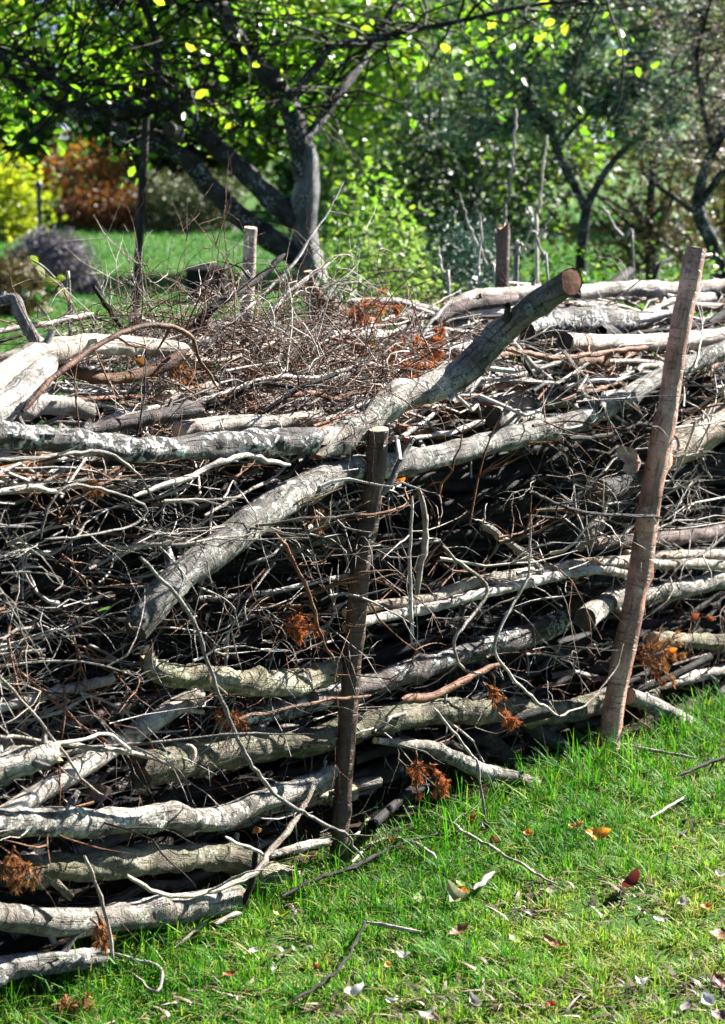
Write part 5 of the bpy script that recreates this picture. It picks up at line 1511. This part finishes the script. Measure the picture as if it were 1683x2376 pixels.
silver_tree('mauve-twigged shrub tree with curved dark trunk at the right edge',
    [([(1640, 1400), (1600, 1180), (1560, 1060), (1512, 960), (1500, 880)], (40, 38, 34, 30, 26)),
     ([(1500, 880), (1530, 760), (1570, 670), (1620, 590), (1720, 450), (1760, 200)], (24, 22, 20, 14, 8)),
     ([(1510, 960), (1420, 890), (1330, 830), (1250, 760)], (12, 11, 9, 6)),
     ([(1520, 900), (1600, 780), (1700, 700), (1850, 520)], (18, 16, 12, 8)),
     ([(1570, 670), (1520, 450), (1500, 250), (1560, 0)], (12, 10, 8, 5))],
    11.6, (2.35, 11.9, 2.2), (0.55, 0.6, 0.9), 62, 'leaf_mauve', 0.04, 0.4, 300, 36, 0.55, 1.35)

# bare stems standing behind the hedge
G_STEM = 'bare upright stems behind the hedge'
STEMS = [
 ('short straight pale stem left of the short dark back stake', [(541, 962), (536, 1120), (528, 1300)], (5, 6), 7.2),
 ('tall pale stem rising above the short dark back stake', [(700, 490), (688, 640), (672, 800), (650, 1000)], (6, 8), 8.4),
 ('second tall pale stem right of the short dark back stake', [(835, 600), (815, 760), (800, 900), (790, 1010)], (5, 8), 8.5),
 ('pale stem arching down toward the blue-green shrub', [(450, 860), (480, 980), (540, 1110), (605, 1270)], (5, 8), 8.0),
 ('thin curved stem between the dark back stake and birch end', [(750, 920), (765, 980), (740, 1080), (690, 1180)], (5, 6), 7.3),
 ('crossing thin stem beside the mossy birch end', [(850, 960), (790, 1060), (700, 1190)], (5, 6), 7.3),
 ('thin stem leaning right toward the mossy birch end', [(770, 1010), (800, 1090), (838, 1240)], (5, 6), 7.2),
 ('slender stem left of the blue-green shrub behind the hedge', [(350, 1090), (365, 1180), (400, 1300)], (5, 7), 7.4),
 ('slanting grey stem right of the silvery trunk', [(1080, 920), (1140, 1010), (1215, 1110)], (6, 7), 9.0),
]
for q, (lab, pts, rp, Y) in enumerate(STEMS):
    P, r = limb_path(pts, rp, (Y,), 2)
    if P[0][2] < P[-1][2]:
        P, r = P[::-1], r[::-1]
    foot = P[-1].copy()
    foot[2] = -0.03
    foot[0] += 0.03
    C = catmull(np.column_stack([np.vstack([P[::3], [foot]]), np.concatenate([r[::3], [r[-1] * 1.2]])]), 4)
    b = Batch(6)
    b.tube(wander(C[::-1, :3], random.Random(q), 0.012) - foot, C[::-1, 3], 0.1 * q)
    o = b.build('bare_stem', M['twig_pale' if q < 8 else 'twig_grey'])
    o.location = tuple(foot)
    tag(o, lab, 'stem', G_STEM)

# young leafy shoot standing in the hedge at the left
def shoot():
    pts = [(3, 310, 330), (3, 290, 240), (3, 250, 190), (3, 190, 130), (3, 140, 100)]
    P = np.array([at_n(*src(*p), -1.0) for p in pts])
    foot = P[0] - np.array([0, 0, P[0][2]])
    e = empty('leafy_shoot', tuple(foot))
    tag(e, 'bright green leafy shoot rising from the hedge at the far left', 'plant')
    C = catmull(np.vstack([foot[None], P]), 6) - foot
    b = Batch(6)
    b.tube(C, np.linspace(0.006, 0.002, len(C)))
    b.build('stem', M['twig_grey'], e)
    rng = random.Random(4)
    for q, (x, y, s, cm) in enumerate([(160, 105, 62, 'lime'), (190, 150, 70, 'olive'), (225, 205, 80, 'lime'), (225, 235, 60, 'green'), (290, 250, 75, 'olive'), (270, 180, 45, 'lime'), (120, 255, 60, 'olive'), (165, 270, 50, 'green')]):
        c = at_n(*src(3, x, y), -1.0 + rng.uniform(-0.05, 0.05))
        sz = s / 1.9106 / F * depth(c)
        o = link(bpy.data.objects.new('leaf', leaf_mesh('leaf', sz, 0.3, FLM[cm], rng, 0.7, 0.05)), e)
        o.location = tuple(c - foot)
        o.rotation_euler = (R(80) + rng.uniform(-.6, .6), rng.uniform(-.5, .9), rng.uniform(-.5, .5))
shoot()

# trees and tall shrubs that close the view
G_FAR = 'trees and tall shrubs beyond the lawn'
FAR = [
 ('dark evergreen tree behind the shrubs right of the apple trunk', (0.85, 15.5, 0), 2.2, (0.8, 0.7, 1.05), 'leaf_dark', 0.09, 0.35, 170, 40, 0.5),
 ('brown-leaved tall shrub behind the silvery tree at right', (2.2, 15.4, 0), 2.0, (0.8, 0.6, 0.95), 'leaf_brown', 0.06, 0.5, 110, 36, 0.5),
 ('twiggy grey-mauve tall shrub between the silvery and mauve trees', (3.1, 17.0, 0), 2.6, (1.0, 0.8, 1.2), 'leaf_mauve', 0.07, 0.4, 100, 34, 0.5),
 ('green tree behind the right edge of the hedge', (4.3, 21.0, 0), 4.6, (1.5, 1.2, 2.2), 'leaf_green', 0.12, 0.6, 130, 36, 0.6),
 ('light green tree standing far behind the apple trunk', (1.2, 24.0, 0), 4.6, (2.0, 1.3, 2.2), 'leaf_green', 0.13, 0.7, 170, 36, 0.7),
 ('yellowing shrub under the light green tree far behind the trunk', (0.2, 22.0, 0), 1.7, (0.9, 0.7, 0.8), 'leaf_variegated', 0.09, 0.7, 80, 34, 0.5),
 ('tall green tree at the far end of the lawn behind the apple limbs', (-1.5, 42, 0), 7.0, (2.7, 1.8, 3.3), 'leaf_green', 0.24, 0.7, 170, 36, 0.55),
 ('tall green tree behind the orange-brown autumn shrub', (-5.0, 45, 0), 7.5, (2.7, 1.8, 3.6), 'leaf_green', 0.24, 0.7, 170, 36, 0.5),
 ('tall green tree behind the yellow-green shrub at the far left', (-8.8, 42, 0), 8.0, (2.4, 1.8, 3.9), 'leaf_green', 0.24, 0.7, 170, 36, 0.65),
 ('broad olive tree beyond the lawn behind the apple trunk', (2.6, 40, 0), 7.5, (2.8, 1.8, 3.6), 'leaf_green', 0.24, 0.7, 190, 36, 0.2),
 ('broad olive tree far behind the silvery tree', (7.0, 37, 0), 7.2, (2.6, 1.8, 3.5), 'leaf_green', 0.24, 0.7, 170, 36, 0.4),
 ('low green bush under the tall trees, left of the autumn shrub', (-7.4, 40, 0), 3.0, (1.7, 1.0, 1.5), 'leaf_green', 0.2, 0.7, 110, 36, 0.3),
 ('low dark bush under the tall trees behind the prop pole', (-3.9, 44, 0), 3.0, (1.9, 1.0, 1.5), 'leaf_olive', 0.2, 0.7, 120, 36, 0.6),
 ('low green bush under the tall trees behind the apple trunk', (-0.4, 43, 0), 3.0, (1.9, 1.0, 1.5), 'leaf_green', 0.2, 0.7, 110, 36, 0.25),
 ('low bush at the far left edge under the tall trees', (-10.4, 39, 0), 3.2, (1.8, 1.0, 1.6), 'leaf_green', 0.2, 0.7, 110, 36, 0.4),
 ('tall green tree beyond the left end of the lawn', (-17.5, 45, 0), 7.5, (3.0, 1.8, 3.6), 'leaf_green', 0.26, 0.7, 130, 36, 0.5),
 ('tall olive tree outermost at the left end of the lawn', (-23.5, 44, 0), 7.5, (3.2, 1.8, 3.6), 'leaf_olive', 0.26, 0.7, 130, 36, 0.7),
 ('tall green tree beyond the right end of the hedge', (11.5, 36, 0), 7.0, (2.8, 1.8, 3.4), 'leaf_green', 0.26, 0.7, 130, 36, 0.4),
 ('big reddish autumn tree beyond the far left shrubs', (-12.5, 46, 0), 7.5, (3.0, 2.0, 3.6), 'leaf_orange', 0.24, 0.7, 130, 36, 0.6),
]
for q, (lab, base, h, rad, mat, sz, asp, ncl, per, t0) in enumerate(FAR):
    if base[1] > 30:
        ncl, sz = int(ncl * 1.5), sz * 1.15
    shrub('background_tree', lab, 'tree', base, h, rad, ncl, per, sz, asp, mat, 200 + q, 0.12 * max(rad) ** 0.8, 14, t0, 0.25, 'dark', G_FAR, 0.15, None, 0.02 * max(1, h / 4), 0.05 * max(1, h / 3), ('crown', 'branches'))
